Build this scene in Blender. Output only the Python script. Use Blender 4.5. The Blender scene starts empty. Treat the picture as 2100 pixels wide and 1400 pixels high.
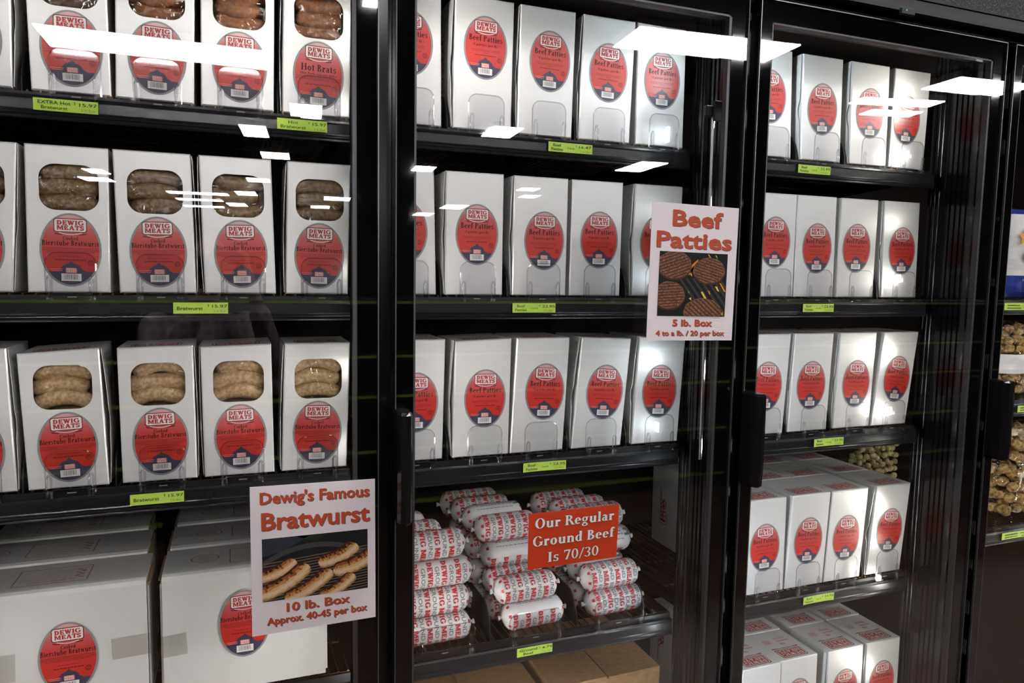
import bpy, bmesh, math, random
from math import sin, cos, pi, radians
from mathutils import Vector, Matrix

# ------------------------------------------------------------------ camera, world, exposure
S = bpy.context.scene
COL = S.collection
S.view_settings.view_transform = 'Standard'
S.view_settings.look = 'None'
S.view_settings.exposure = 0.0
S.view_settings.gamma = 1.0
S.view_settings.use_curve_mapping = False
S.cycles.max_bounces = 8
S.cycles.diffuse_bounces = 3
S.cycles.glossy_bounces = 4
S.cycles.transparent_max_bounces = 24
S.cycles.caustics_reflective = False
S.cycles.caustics_refractive = False
S.cycles.sample_clamp_indirect = 4.0
S.cycles.use_denoising = True
S.cycles.use_adaptive_sampling = True
S.cycles.adaptive_threshold = 0.015
S.cycles.blur_glossy = 0.3

CAM = Vector((0.0, -1.28, 1.5))
YAW, PITCH, ROLL, FPX = 0.36613, 0.09227, 0.01718, 1500.0
cd = bpy.data.cameras.new('camera')
cd.sensor_fit = 'HORIZONTAL'; cd.sensor_width = 36.0
cd.lens = FPX / 2100.0 * 36.0
cd.clip_start = 0.02; cd.clip_end = 200
cam = bpy.data.objects.new('camera', cd); COL.objects.link(cam)
fwd = Vector((sin(YAW) * cos(PITCH), cos(YAW) * cos(PITCH), -sin(PITCH)))
rt = fwd.cross(Vector((0, 0, 1))).normalized(); up = rt.cross(fwd)
r2 = cos(ROLL) * rt + sin(ROLL) * up; u2 = -sin(ROLL) * rt + cos(ROLL) * up
M = Matrix((r2, u2, -fwd)).transposed().to_4x4(); M.translation = CAM
cam.matrix_world = M
S.camera = cam

W = bpy.data.worlds.new('store_world'); S.world = W; W.use_nodes = True
W.node_tree.nodes['Background'].inputs[0].default_value = (0.5, 0.5, 0.55, 1)
W.node_tree.nodes['Background'].inputs[1].default_value = 0.004

# freezer lamps: small lamps up both sides of every mullion
MULL = [-0.505, 0.2545, 1.0139, 1.7733, 2.5327]
LEDS = [(.36, 1.0), (.52, 1.0), (.63, .9), (.75, .6), (.85, .9), (1.02, .4), (1.125, .6), (1.295, .9), (1.5, .55), (1.66, .25), (1.84, .9), (1.955, 1.35), (2.000, 1.15)]   # height, share of the power; extras added to brighten top row and brown cartons
LEDZ = [z for z, _ in LEDS]
BARS = [.45, 1, 1, 1, 1]
LED_POWER = 0.135; LED_SPREAD = 84; LED_Y = .041
LEDCOL = {0: (1, .97, .92), 1: (1, .975, .93), 2: (.84, .945, 1.0), 3: (1, .965, .88), 4: (1, .97, .92)}
def led_lamps():
    for i, mx in enumerate(MULL):
        for s in (-1, 1):
            if (i == 0 and s < 0) or (i == 4 and s > 0): continue
            for z, wt_ in LEDS:
                ld = bpy.data.lights.new('freezer_lamp', 'AREA')
                ld.shape = 'RECTANGLE'; ld.size = 0.022; ld.size_y = 0.05
                ld.energy = LED_POWER * wt_ * BARS[i]; ld.color = LEDCOL[i]; ld.spread = radians(LED_SPREAD)
                lo = bpy.data.objects.new('freezer_lamp', ld); COL.objects.link(lo)
                lo.location = (mx + s * 0.031, LED_Y, z)
                d = Vector((s * 0.96, 0.28, 0.0))
                lo.rotation_euler = d.to_track_quat('-Z', 'Z').to_euler()
led_lamps()
CEIL_STRENGTH = 58.0

# ------------------------------------------------------------------ materials
MATS = {}
def mat(name, col, rough=0.5, spec=0.5, metal=0.0, emit=None, es=0.0, coat=0.0):
    if name in MATS: return MATS[name]
    m = bpy.data.materials.new(name); m.use_nodes = True
    b = m.node_tree.nodes['Principled BSDF']
    b.inputs['Base Color'].default_value = (*col, 1)
    b.inputs['Roughness'].default_value = rough
    b.inputs['Specular IOR Level'].default_value = spec
    b.inputs['Metallic'].default_value = metal
    if coat: b.inputs['Coat Weight'].default_value = coat; b.inputs['Coat Roughness'].default_value = 0.08
    if emit:
        b.inputs['Emission Color'].default_value = (*emit, 1); b.inputs['Emission Strength'].default_value = es
    MATS[name] = m; return m
def nodes(m): return m.node_tree.nodes, m.node_tree.links, m.node_tree.nodes['Principled BSDF']
def add_noise(m, scale=(20, 20, 20), c0=None, c1=None, lo=.4, hi=.6, bump=0.0, dist=.002, detail=4, nscale=1.0):
    N, L, b = nodes(m)
    tc = N.new('ShaderNodeTexCoord'); mp = N.new('ShaderNodeMapping'); mp.inputs['Scale'].default_value = scale
    nz = N.new('ShaderNodeTexNoise'); nz.inputs['Scale'].default_value = nscale; nz.inputs['Detail'].default_value = detail
    L.new(tc.outputs['Object'], mp.inputs[0]); L.new(mp.outputs[0], nz.inputs[0])
    if c0:
        cr = N.new('ShaderNodeValToRGB'); cr.color_ramp.elements[0].position = lo; cr.color_ramp.elements[1].position = hi
        cr.color_ramp.elements[0].color = (*c0, 1); cr.color_ramp.elements[1].color = (*c1, 1)
        L.new(nz.outputs[0], cr.inputs[0]); L.new(cr.outputs[0], b.inputs['Base Color'])
    if bump:
        bp = N.new('ShaderNodeBump'); bp.inputs['Strength'].default_value = bump; bp.inputs['Distance'].default_value = dist
        L.new(nz.outputs[0], bp.inputs['Height']); L.new(bp.outputs[0], b.inputs['Normal'])
    return m
def clear(name, tint=(1, 1, 1), ior=1.45, rough=0.0, bump=None, gain=1.0):
    m = bpy.data.materials.new(name); m.use_nodes = True
    N, L = m.node_tree.nodes, m.node_tree.links; N.clear()
    o = N.new('ShaderNodeOutputMaterial'); mx = N.new('ShaderNodeMixShader')
    t = N.new('ShaderNodeBsdfTransparent'); t.inputs[0].default_value = (*tint, 1)
    g = N.new('ShaderNodeBsdfGlossy'); g.inputs['Roughness'].default_value = rough
    # the same reflectance from either side of the sheet: F0 + (1 - F0)(1 - cos)^5
    f0 = ((ior - 1) / (ior + 1)) ** 2 * gain
    f = N.new('ShaderNodeLayerWeight'); f.inputs[0].default_value = .5
    pw = N.new('ShaderNodeMath'); pw.operation = 'POWER'; pw.inputs[1].default_value = 5
    ma = N.new('ShaderNodeMath'); ma.operation = 'MULTIPLY_ADD'; ma.inputs[1].default_value = 1 - f0; ma.inputs[2].default_value = f0; ma.use_clamp = True
    if bump:
        tc = N.new('ShaderNodeTexCoord'); nz = N.new('ShaderNodeTexNoise'); nz.inputs['Scale'].default_value = bump[0]; nz.inputs['Detail'].default_value = 2
        nz.inputs['Distortion'].default_value = 1.5
        bp = N.new('ShaderNodeBump'); bp.inputs['Strength'].default_value = bump[1]; bp.inputs['Distance'].default_value = .006
        L.new(tc.outputs['Object'], nz.inputs[0]); L.new(nz.outputs[0], bp.inputs['Height'])
        L.new(bp.outputs[0], g.inputs['Normal']); L.new(bp.outputs[0], f.inputs['Normal'])
    L.new(f.outputs['Facing'], pw.inputs[0]); L.new(pw.outputs[0], ma.inputs[0]); L.new(ma.outputs[0], mx.inputs[0])
    L.new(t.outputs[0], mx.inputs[1]); L.new(g.outputs[0], mx.inputs[2]); L.new(mx.outputs[0], o.inputs[0])
    MATS[name] = m; return m

carton = add_noise(mat('coated_white_board', (.80, .80, .785), .33, .5, .22), (160, 160, 3), bump=.08, dist=.001)
board_in = mat('kraft_board_edge', (.36, .25, .14), .8, .2)
kraft = add_noise(mat('brown_corrugated_board', (.42, .26, .13), .7, .3), (60, 200, 60), (.36, .21, .095), (.48, .30, .15), .3, .7)
blackm = mat('black_gloss_metal', (.006, .006, .007), .16, .5)
borderm = mat('black_glass_border', (.003, .003, .0035), .04, .3)
blackp = mat('black_plastic', (.008, .008, .009), .38, .4)
wirem = mat('dark_bronze_wire', (.10, .055, .030), .28, .5, .9)
railm = mat('black_rail_plastic', (.010, .011, .013), .25, .5)
darkin = mat('dark_freezer_liner', (.014, .010, .008), .6, .2)
alum = mat('dark_aluminium', (.10, .105, .11), .4, .5, .6)
screwm = mat('steel_screw', (.6, .6, .6), .25, .5, 1.0)
silverln = mat('worn_metal_edge', (.2, .2, .21), .3, .5, .8)
glassm = clear('door_glass', (1, 1, 1), 1.42)
acryl = clear('clear_acrylic', (.965, .965, .97), 1.5, .03)
acrylrib = clear('clear_acrylic_rib', (.90, .90, .915), 1.6, .08, gain=1.6)
film = clear('shrink_film', (.97, .96, .95), 1.45, .04, bump=(26, .9))
tagm = mat('lime_green_card', (.50, .72, .10), .6, .3)
tagink = mat('dark_green_ink', (.035, .05, .015), .7, .2)
inkb = mat('black_ink', (.035, .008, .008), .6, .3)
inkgrey = mat('grey_ink', (.17, .17, .18), .6, .3)
white = mat('white_print', (.80, .79, .77), .35, .5)
rimgrey = mat('grey_label_rim', (.27, .28, .29), .35, .5)
navy = mat('navy_print', (.052, .045, .085), .35, .5)
crim = mat('crimson_print', (.50, .035, .04), .4, .4)
darkred = mat('dark_red_print', (.17, .012, .015), .4, .4)
coral = mat('coral_print', (.75, .22, .18), .4, .4)
faintred = mat('faint_red_print', (.62, .42, .40), .5, .3)
brickred = mat('brick_red_print', (.42, .06, .05), .5, .3)
tape = clear('clear_packing_tape', (.86, .85, .83), 1.45, .25)
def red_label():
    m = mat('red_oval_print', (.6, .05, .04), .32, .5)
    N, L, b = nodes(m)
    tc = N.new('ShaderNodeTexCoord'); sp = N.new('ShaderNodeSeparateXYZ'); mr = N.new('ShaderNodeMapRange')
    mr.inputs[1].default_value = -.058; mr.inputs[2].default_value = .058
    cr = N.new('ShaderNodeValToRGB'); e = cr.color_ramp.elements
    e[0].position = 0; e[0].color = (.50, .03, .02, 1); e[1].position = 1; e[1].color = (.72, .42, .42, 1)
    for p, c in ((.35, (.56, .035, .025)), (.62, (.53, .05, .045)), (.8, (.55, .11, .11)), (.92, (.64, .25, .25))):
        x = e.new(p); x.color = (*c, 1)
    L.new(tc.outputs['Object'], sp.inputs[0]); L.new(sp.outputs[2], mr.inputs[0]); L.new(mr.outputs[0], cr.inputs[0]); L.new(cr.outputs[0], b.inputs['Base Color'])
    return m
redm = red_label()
def sausage_mat(n, a, b_):
    return add_noise(mat(n, a, .42, .5), (1, 1, 1), a, b_, .38, .66, bump=.35, dist=.0015, detail=6, nscale=170)
sausA = sausage_mat('hot_sausage_skin', (.30, .13, .06), (.17, .065, .03))
sausA2 = sausage_mat('dark_hot_sausage_skin', (.10, .05, .025), (.04, .02, .012))
sausB = sausage_mat('cooked_sausage_skin', (.30, .21, .11), (.14, .085, .045))
sausC = sausage_mat('pale_sausage_skin', (.58, .43, .24), (.34, .20, .09))
casing = add_noise(mat('white_plastic_casing', (.70, .69, .69), .3, .5), (1, 1, 1), bump=.15, dist=.002, nscale=60)
posterw = mat('white_poster_paper', (.78, .71, .735), .5, .4)
postertext = mat('rust_red_ink', (.50, .07, .025), .5, .3)
postershadow = mat('grey_shadow_ink', (.13, .11, .115), .5, .3)
signred = mat('sign_red_print', (.56, .045, .01), .5, .3)

# ------------------------------------------------------------------ mesh builder
INK = 1.4e-5
class MB:
    def __init__(s): s.v = []; s.f = []; s.m = []; s.ms = []
    def mi(s, m):
        if m not in s.ms: s.ms.append(m)
        return s.ms.index(m)
    def add(s, vs, fs, m):
        o = len(s.v); k = s.mi(m); s.v += [tuple(p) for p in vs]
        for f in fs: s.f.append(tuple(i + o for i in f)); s.m.append(k)
    def box(s, a, b, m):
        x0, y0, z0 = a; x1, y1, z1 = b
        s.add([(x0, y0, z0), (x1, y0, z0), (x1, y1, z0), (x0, y1, z0), (x0, y0, z1), (x1, y0, z1), (x1, y1, z1), (x0, y1, z1)],
              [(0, 3, 2, 1), (4, 5, 6, 7), (0, 1, 5, 4), (1, 2, 6, 5), (2, 3, 7, 6), (3, 0, 4, 7)], m)
    def rbox(s, a, b, m, r=.004):           # box with its four upright edges and the rims chamfered
        x0, y0, z0 = a; x1, y1, z1 = b
        def ring(i, z): return [(x0 + i + r, y0 + i, z), (x1 - i - r, y0 + i, z), (x1 - i, y0 + i + r, z), (x1 - i, y1 - i - r, z), (x1 - i - r, y1 - i, z), (x0 + i + r, y1 - i, z), (x0 + i, y1 - i - r, z), (x0 + i, y0 + i + r, z)]
        s.loft([ring(r * .7, z0), ring(0, z0 + r), ring(0, z1 - r), ring(r * .7, z1)], m, True)
    def loft(s, rings, m, cap=True, close=True):
        n = len(rings[0]); vs = [p for r in rings for p in r]; fs = []
        for k in range(len(rings) - 1):
            for i in range(n if close else n - 1):
                j = (i + 1) % n; fs.append((k * n + i, k * n + j, (k + 1) * n + j, (k + 1) * n + i))
        if cap: fs.append(tuple(reversed(range(n)))); fs.append(tuple(range((len(rings) - 1) * n, len(rings) * n)))
        s.add(vs, fs, m)
    def tube(s, pts, r, m, n=8, cap=True):
        pts = [Vector(p) for p in pts]; rings = []
        rr = r if isinstance(r, (list, tuple)) else [r] * len(pts)
        for i, p in enumerate(pts):
            t = (pts[min(i + 1, len(pts) - 1)] - pts[max(i - 1, 0)]).normalized()
            a = t.cross(Vector((0, 0, 1)) if abs(t.z) < .9 else Vector((1, 0, 0))).normalized(); b = t.cross(a)
            rings.append([p + rr[i] * (cos(2 * pi * k / n) * a + sin(2 * pi * k / n) * b) for k in range(n)])
        s.loft(rings, m, cap)
    def flat(s, pts2, fn, m): s.add([fn(u, v) for u, v in pts2], [tuple(range(len(pts2)))], m)
    def geo(s, g, fn, m, off=0.0):
        if not off and len(g) < 5: s.add([fn(u, v) for u, v in g[0]], g[1], m); return
        dep = g[4] if len(g) > 4 else [0] * len(g[0]); out = []; e = 1e-4      # overlapping strokes lie as thin layers of ink
        for (u, v), d in zip(g[0], dep):
            p = Vector(fn(u, v)); n = (Vector(fn(u + e, v)) - p).cross(Vector(fn(u, v + e)) - p).normalized(); out.append(p + n * (off + d * INK))
        s.add(out, g[1], m)
    def build(s, name, parent=None, smooth=False, mats=None):
        me = bpy.data.meshes.new(name); me.from_pydata(s.v, [], s.f)
        for m in s.ms: me.materials.append(m)
        me.polygons.foreach_set('material_index', s.m)
        if smooth: me.polygons.foreach_set('use_smooth', [True] * len(s.f))
        me.update()
        return link(name, me, parent)
def link(name, me, parent=None, loc=None):
    o = bpy.data.objects.new(name, me); COL.objects.link(o)
    if parent: o.parent = parent
    if loc is not None: o.location = loc
    return o
def thing(name, label, cat, loc=(0, 0, 0), rz=0, group=None):
    o = bpy.data.objects.new(name, None); COL.objects.link(o); o.empty_display_size = .02
    o.location = loc; o.rotation_euler = (0, 0, rz); return tag(o, label, cat, group)
def tag(o, label, cat, group=None):
    o['label'] = label; o['category'] = cat
    if group: o['group'] = group
    return o
def struct(o): o['kind'] = 'structure'; return o
def copy_tree(o, parent=None):
    c = o.copy(); COL.objects.link(c)
    if parent: c.parent = parent
    for ch in o.children: copy_tree(ch, c)
    return c

# ------------------------------------------------------------------ lettering
_tc = {}
def sans(text, bold=0.0):
    k = (text, bold)
    if k in _tc: return _tc[k]
    cu = bpy.data.curves.new('letters', 'FONT'); cu.body = text; cu.size = 1.0; cu.offset = bold; cu.resolution_u = 2; cu.fill_mode = 'FRONT'
    o = bpy.data.objects.new('letters', cu); COL.objects.link(o)
    bpy.context.view_layer.update()
    me = bpy.data.meshes.new_from_object(o.evaluated_get(bpy.context.evaluated_depsgraph_get()))
    vs = [(v.co.x, v.co.y) for v in me.vertices]; fs = [tuple(p.vertices) for p in me.polygons]
    bpy.data.objects.remove(o); bpy.data.curves.remove(cu); bpy.data.meshes.remove(me)
    x0 = min(v[0] for v in vs); x1 = max(v[0] for v in vs)
    _tc[k] = ([(x - x0, y) for x, y in vs], fs, x1 - x0, .729); return _tc[k]
# a bold book serif drawn as strokes: capitals 1 high, small letters .66 high
ST, TH, SF = .19, .07, .055
GID = [0]
def R_(x0, y0, x1, y1): GID[0] += 1; return [(GID[0], [(x0, y0), (x1, y0), (x1, y1), (x0, y1)])]
def A_(cx, cy, rx, ry, a0, a1, tv=ST, th=TH, n=12):
    o = []; GID[0] += 1
    for i in range(n):
        q = []
        for a, k in ((a0 + (a1 - a0) * i / n, 0), (a0 + (a1 - a0) * (i + 1) / n, 0), (a0 + (a1 - a0) * (i + 1) / n, 1), (a0 + (a1 - a0) * i / n, 1)):
            t = radians(a); q.append((cx + (rx - k * tv) * cos(t), cy + (ry - k * th) * sin(t)))
        o.append((GID[0], q))
    return o
def P_(*p): GID[0] += 1; return [(GID[0], list(p))]
def stem(x, y0, y1, sb=1, stp=1, w=ST, ov=.07):
    o = R_(x, y0, x + w, y1)
    if sb: o += R_(x - ov, y0, x + w + ov, y0 + SF)
    if stp == 1: o += R_(x - ov, y1 - SF, x + w + ov, y1)
    if stp == 2: o += R_(x - ov, y1 - SF, x + w, y1)
    return o
X = .66
G = {
 'B': (.74, stem(.1, 0, 1) + A_(.3, .76, .3, .24, -90, 90) + A_(.32, .265, .37, .265, -90, 90) + R_(.2, 0, .33, TH) + R_(.2, .93, .31, 1) + R_(.2, .47, .32, .54)),
 'P': (.70, stem(.1, 0, 1) + A_(.32, .73, .34, .27, -90, 90) + R_(.2, .93, .33, 1) + R_(.2, .46, .33, .53)),
 'R': (.82, stem(.1, 0, 1) + A_(.32, .74, .33, .26, -90, 90) + R_(.2, .93, .33, 1) + R_(.2, .48, .33, .55) + P_((.36, .5), (.54, .5), (.86, 0), (.64, 0)) + R_(.62, 0, .92, SF)),
 'O': (.90, A_(.45, .5, .42, .52, 0, 360, .2, .06, 24)),
 'G': (.90, A_(.45, .5, .42, .52, 35, 340, .2, .06, 20) + stem(.64, .08, .45, 0, 1)),
 'C': (.80, A_(.45, .5, .42, .52, 38, 322, .2, .06, 18) + R_(.72, .66, .77, .95)),
 'D': (.80, stem(.1, 0, 1) + A_(.30, .5, .44, .5, -90, 90, .2, TH, 14) + R_(.2, .93, .32, 1) + R_(.2, 0, .32, TH)),
 'E': (.70, stem(.1, 0, 1) + R_(.2, .9, .62, 1) + R_(.2, 0, .64, .1) + R_(.2, .45, .5, .55) + R_(.54, .74, .64, 1) + R_(.56, 0, .66, .28) + R_(.44, .36, .52, .64)),
 'W': (1.10, P_((.06, 1), (.27, 1), (.42, 0), (.30, 0)) + P_((.30, 0), (.42, 0), (.62, 1), (.50, 1)) + P_((.42, 1), (.63, 1), (.80, 0), (.68, 0)) + P_((.68, 0), (.80, 0), (1.02, 1), (.92, 1)) + R_(0, .92, .34, 1) + R_(.84, .92, 1.1, 1)),
 'M': (1.06, stem(.08, 0, 1, w=.15) + stem(.80, 0, 1, w=.18) + P_((.12, 1), (.32, 1), (.60, .1), (.50, .1)) + P_((.50, .1), (.60, .1), (.86, 1), (.76, 1))),
 'A': (.90, P_((.40, 1), (.52, 1), (.20, 0), (.10, 0)) + P_((.38, 1), (.56, 1), (.84, 0), (.62, 0)) + R_(.24, .28, .68, .36) + R_(.0, 0, .34, SF) + R_(.54, 0, .94, SF)),
 'T': (.74, stem(.28, 0, 1) + R_(.03, .9, .72, 1) + R_(.03, .70, .11, 1) + R_(.64, .70, .72, 1)),
 'S': (.62, A_(.31, .74, .27, .26, 20, 270, .17, .10) + A_(.31, .27, .28, .28, -160, 90, .17, .10) + R_(.50, .72, .57, 1) + R_(.04, 0, .11, .28)),
 'H': (.94, stem(.1, 0, 1) + stem(.64, 0, 1) + R_(.25, .47, .7, .54)),
 'I': (.42, stem(.11, 0, 1)),
 'a': (.60, stem(.31, 0, .46, 0, 0) + A_(.28, .44, .22, .22, 0, 155) + A_(.26, .19, .22, .2, 20, 340, .15, .06) + R_(.45, 0, .57, SF)),
 'b': (.66, stem(.06, 0, 1.03, 0, 2) + A_(.33, .33, .3, .34, -120, 120)),
 'd': (.68, stem(.40, 0, 1.03, 1, 2, ov=.05) + A_(.31, .33, .28, .34, 60, 300)),
 'e': (.60, A_(.30, .33, .28, .34, 0, 318) + R_(.12, .33, .57, .39)),
 'f': (.44, stem(.1, 0, .8, 1, 0) + A_(.33, .8, .23, .24, 70, 180) + R_(.0, X - SF, .4, X) + A_(.39, .92, .08, .08, 0, 360, .08, .08, 8)),
 'g': (.62, A_(.28, .42, .25, .25, 0, 360, .15, .06) + A_(.29, -.12, .27, .17, 0, 360, .12, .07) + R_(.1, .03, .42, .11) + R_(.42, .56, .6, .64)),
 'h': (.70, stem(.08, 0, 1.03, 1, 2, ov=.05) + stem(.44, 0, .42, 1, 0, ov=.05) + A_(.40, .40, .23, .27, 0, 150)),
 'i': (.34, stem(.08, 0, X, 1, 2, ov=.06) + A_(.175, .86, .1, .1, 0, 360, .1, .1, 10)),
 'k': (.70, stem(.08, 0, 1.03, 1, 2, ov=.05) + P_((.25, .3), (.34, .36), (.62, .66), (.5, .66)) + P_((.3, .42), (.45, .46), (.72, 0), (.5, 0))),
 'l': (.34, stem(.08, 0, 1.03, 1, 2, ov=.06)),
 'n': (.70, stem(.08, 0, X, 1, 2, ov=.05) + stem(.44, 0, .42, 1, 0, ov=.05) + A_(.40, .40, .23, .27, 0, 150)),
 'o': (.64, A_(.31, .33, .29, .35, 0, 360, n=18)),
 'p': (.66, stem(.06, -.3, X, 1, 2, ov=.05) + A_(.33, .33, .3, .34, -120, 120)),
 'r': (.52, stem(.08, 0, X, 1, 2, ov=.06) + A_(.38, .42, .18, .25, 60, 170) + A_(.42, .56, .09, .09, 0, 360, .09, .09, 8)),
 's': (.50, A_(.25, .49, .2, .19, 30, 270, .14, .07) + A_(.25, .18, .21, .19, -150, 90, .14, .07) + R_(.38, .5, .43, .66) + R_(.04, .0, .09, .17)),
 't': (.44, stem(.1, .1, .84, 0, 0) + A_(.28, .14, .18, .16, 180, 320) + R_(.0, X - SF, .4, X)),
 'u': (.72, stem(.08, .16, X, 0, 2, ov=.05) + stem(.44, 0, X, 1, 2, ov=.05) + A_(.30, .24, .22, .26, 180, 330)),
 'w': (.92, P_((.06, X), (.25, X), (.40, 0), (.28, 0)) + P_((.28, 0), (.36, 0), (.52, X), (.45, X)) + P_((.38, X), (.56, X), (.70, 0), (.58, 0)) + P_((.58, 0), (.66, 0), (.88, X), (.81, X)) + R_(.0, X - SF, .3, X) + R_(.74, X - SF, .95, X)),
 '7': (.60, R_(.05, .86, .56, 1) + P_((.45, .9), (.56, .9), (.34, 0), (.16, 0)) + R_(.05, .74, .1, 1)),
 '0': (.62, A_(.31, .5, .28, .51, 0, 360, .14, .06, 20)),
 '3': (.58, A_(.26, .75, .25, .25, -90, 150, .13, .07) + A_(.25, .27, .28, .27, -150, 90, .14, .07)),
 '4': (.62, R_(.34, 0, .48, 1) + P_((.34, 1), (.42, .93), (.1, .3), (.03, .3)) + R_(.03, .24, .58, .32)),
 '/': (.40, P_((.0, -.08), (.08, -.08), (.42, 1.02), (.34, 1.02))),
 '(': (.34, A_(.36, .4, .26, .62, 125, 235, .1, .05)),
 ')': (.34, A_(-.02, .4, .26, .62, -55, 55, .1, .05)),
 '.': (.26, A_(.12, .08, .09, .09, 0, 360, .09, .09, 8)),
 ' ': (.28, []),
}
def serif(text):
    k = ('serif', text)
    if k in _tc: return _tc[k]
    vs = []; fs = []; dp = []; x = 0
    for ch in text:
        w, polys = G[ch]; ids = {}
        for gid, p in polys:
            d = ids.setdefault(gid, len(ids))
            o = len(vs); vs += [(x + a, b) for a, b in p]; fs.append(tuple(range(o, o + len(p)))); dp += [d] * len(p)
        x += w + .05
    _tc[k] = (vs, fs, x - .05, 1.0, dp); return _tc[k]
def write(mb, g, cx, zb, cap, fn, m, maxw=None, align='c', sx=1.0, off=0.0):
    k = cap / g[3]; kx = k * sx
    if maxw and g[2] * kx > maxw: kx = maxw / g[2]
    if align == 'w': kx = maxw / g[2]
    x0 = cx - g[2] * kx / 2 if align != 'l' else cx
    if align == 'r': x0 = cx - g[2] * kx
    mb.geo(g, lambda u, v: fn(x0 + u * kx, zb + v * k), m, off)
def oval(rx, rz, n=40, cx=0, cz=0): return [(cx + rx * cos(2 * pi * i / n), cz + rz * sin(2 * pi * i / n)) for i in range(n)]
def rrect(w, h, r, cx=0, cz=0, n=5):
    o = []
    for qx, qz, a in ((1, -1, -90), (1, 1, 0), (-1, 1, 90), (-1, -1, 180)):
        for i in range(n + 1):
            t = radians(a + 90 * i / n); o.append((cx + qx * (w / 2 - r) + r * cos(t), cz + qz * (h / 2 - r) + r * sin(t)))
    return o
def rect(cx, cz, w, h): return [(cx - w / 2, cz - h / 2), (cx + w / 2, cz - h / 2), (cx + w / 2, cz + h / 2), (cx - w / 2, cz + h / 2)]
def front(y): return lambda u, v: (u, y, v)

def logo(mb, F, cx, cz, w, h, e=.00012, red=None, base=0, filled=False):
    """the two-line maker's plate: red rim, white plate, red slab letters"""
    red = red or crim
    mb.flat(rrect(w * 1.06, h * 1.14, h * .2, cx, cz), F(base), darkred)
    mb.flat(rrect(w, h, h * .16, cx, cz), F(base + e), white)
    ink = red
    if filled: mb.flat(rrect(w * .93, h * .88, h * .1, cx, cz), F(base + 2 * e), red); ink = white; base += e
    for t, dz in (('DEWIG', .045), ('MEATS', -.375)):
        if filled:
            write(mb, serif(t), cx, cz + dz * h, h * .33, F(base + 2 * e), ink, w * .84, 'w'); continue
        for q, (dx, du) in enumerate(((-.006, -.015), (.006, -.015), (-.006, .015), (.006, .015))): write(mb, serif(t), cx + dx * w, cz + (dz + du) * h, h * .35, F(base + 2 * e), red, w * .86, 'w', off=1e-6 + q * 1.3e-4)

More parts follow.
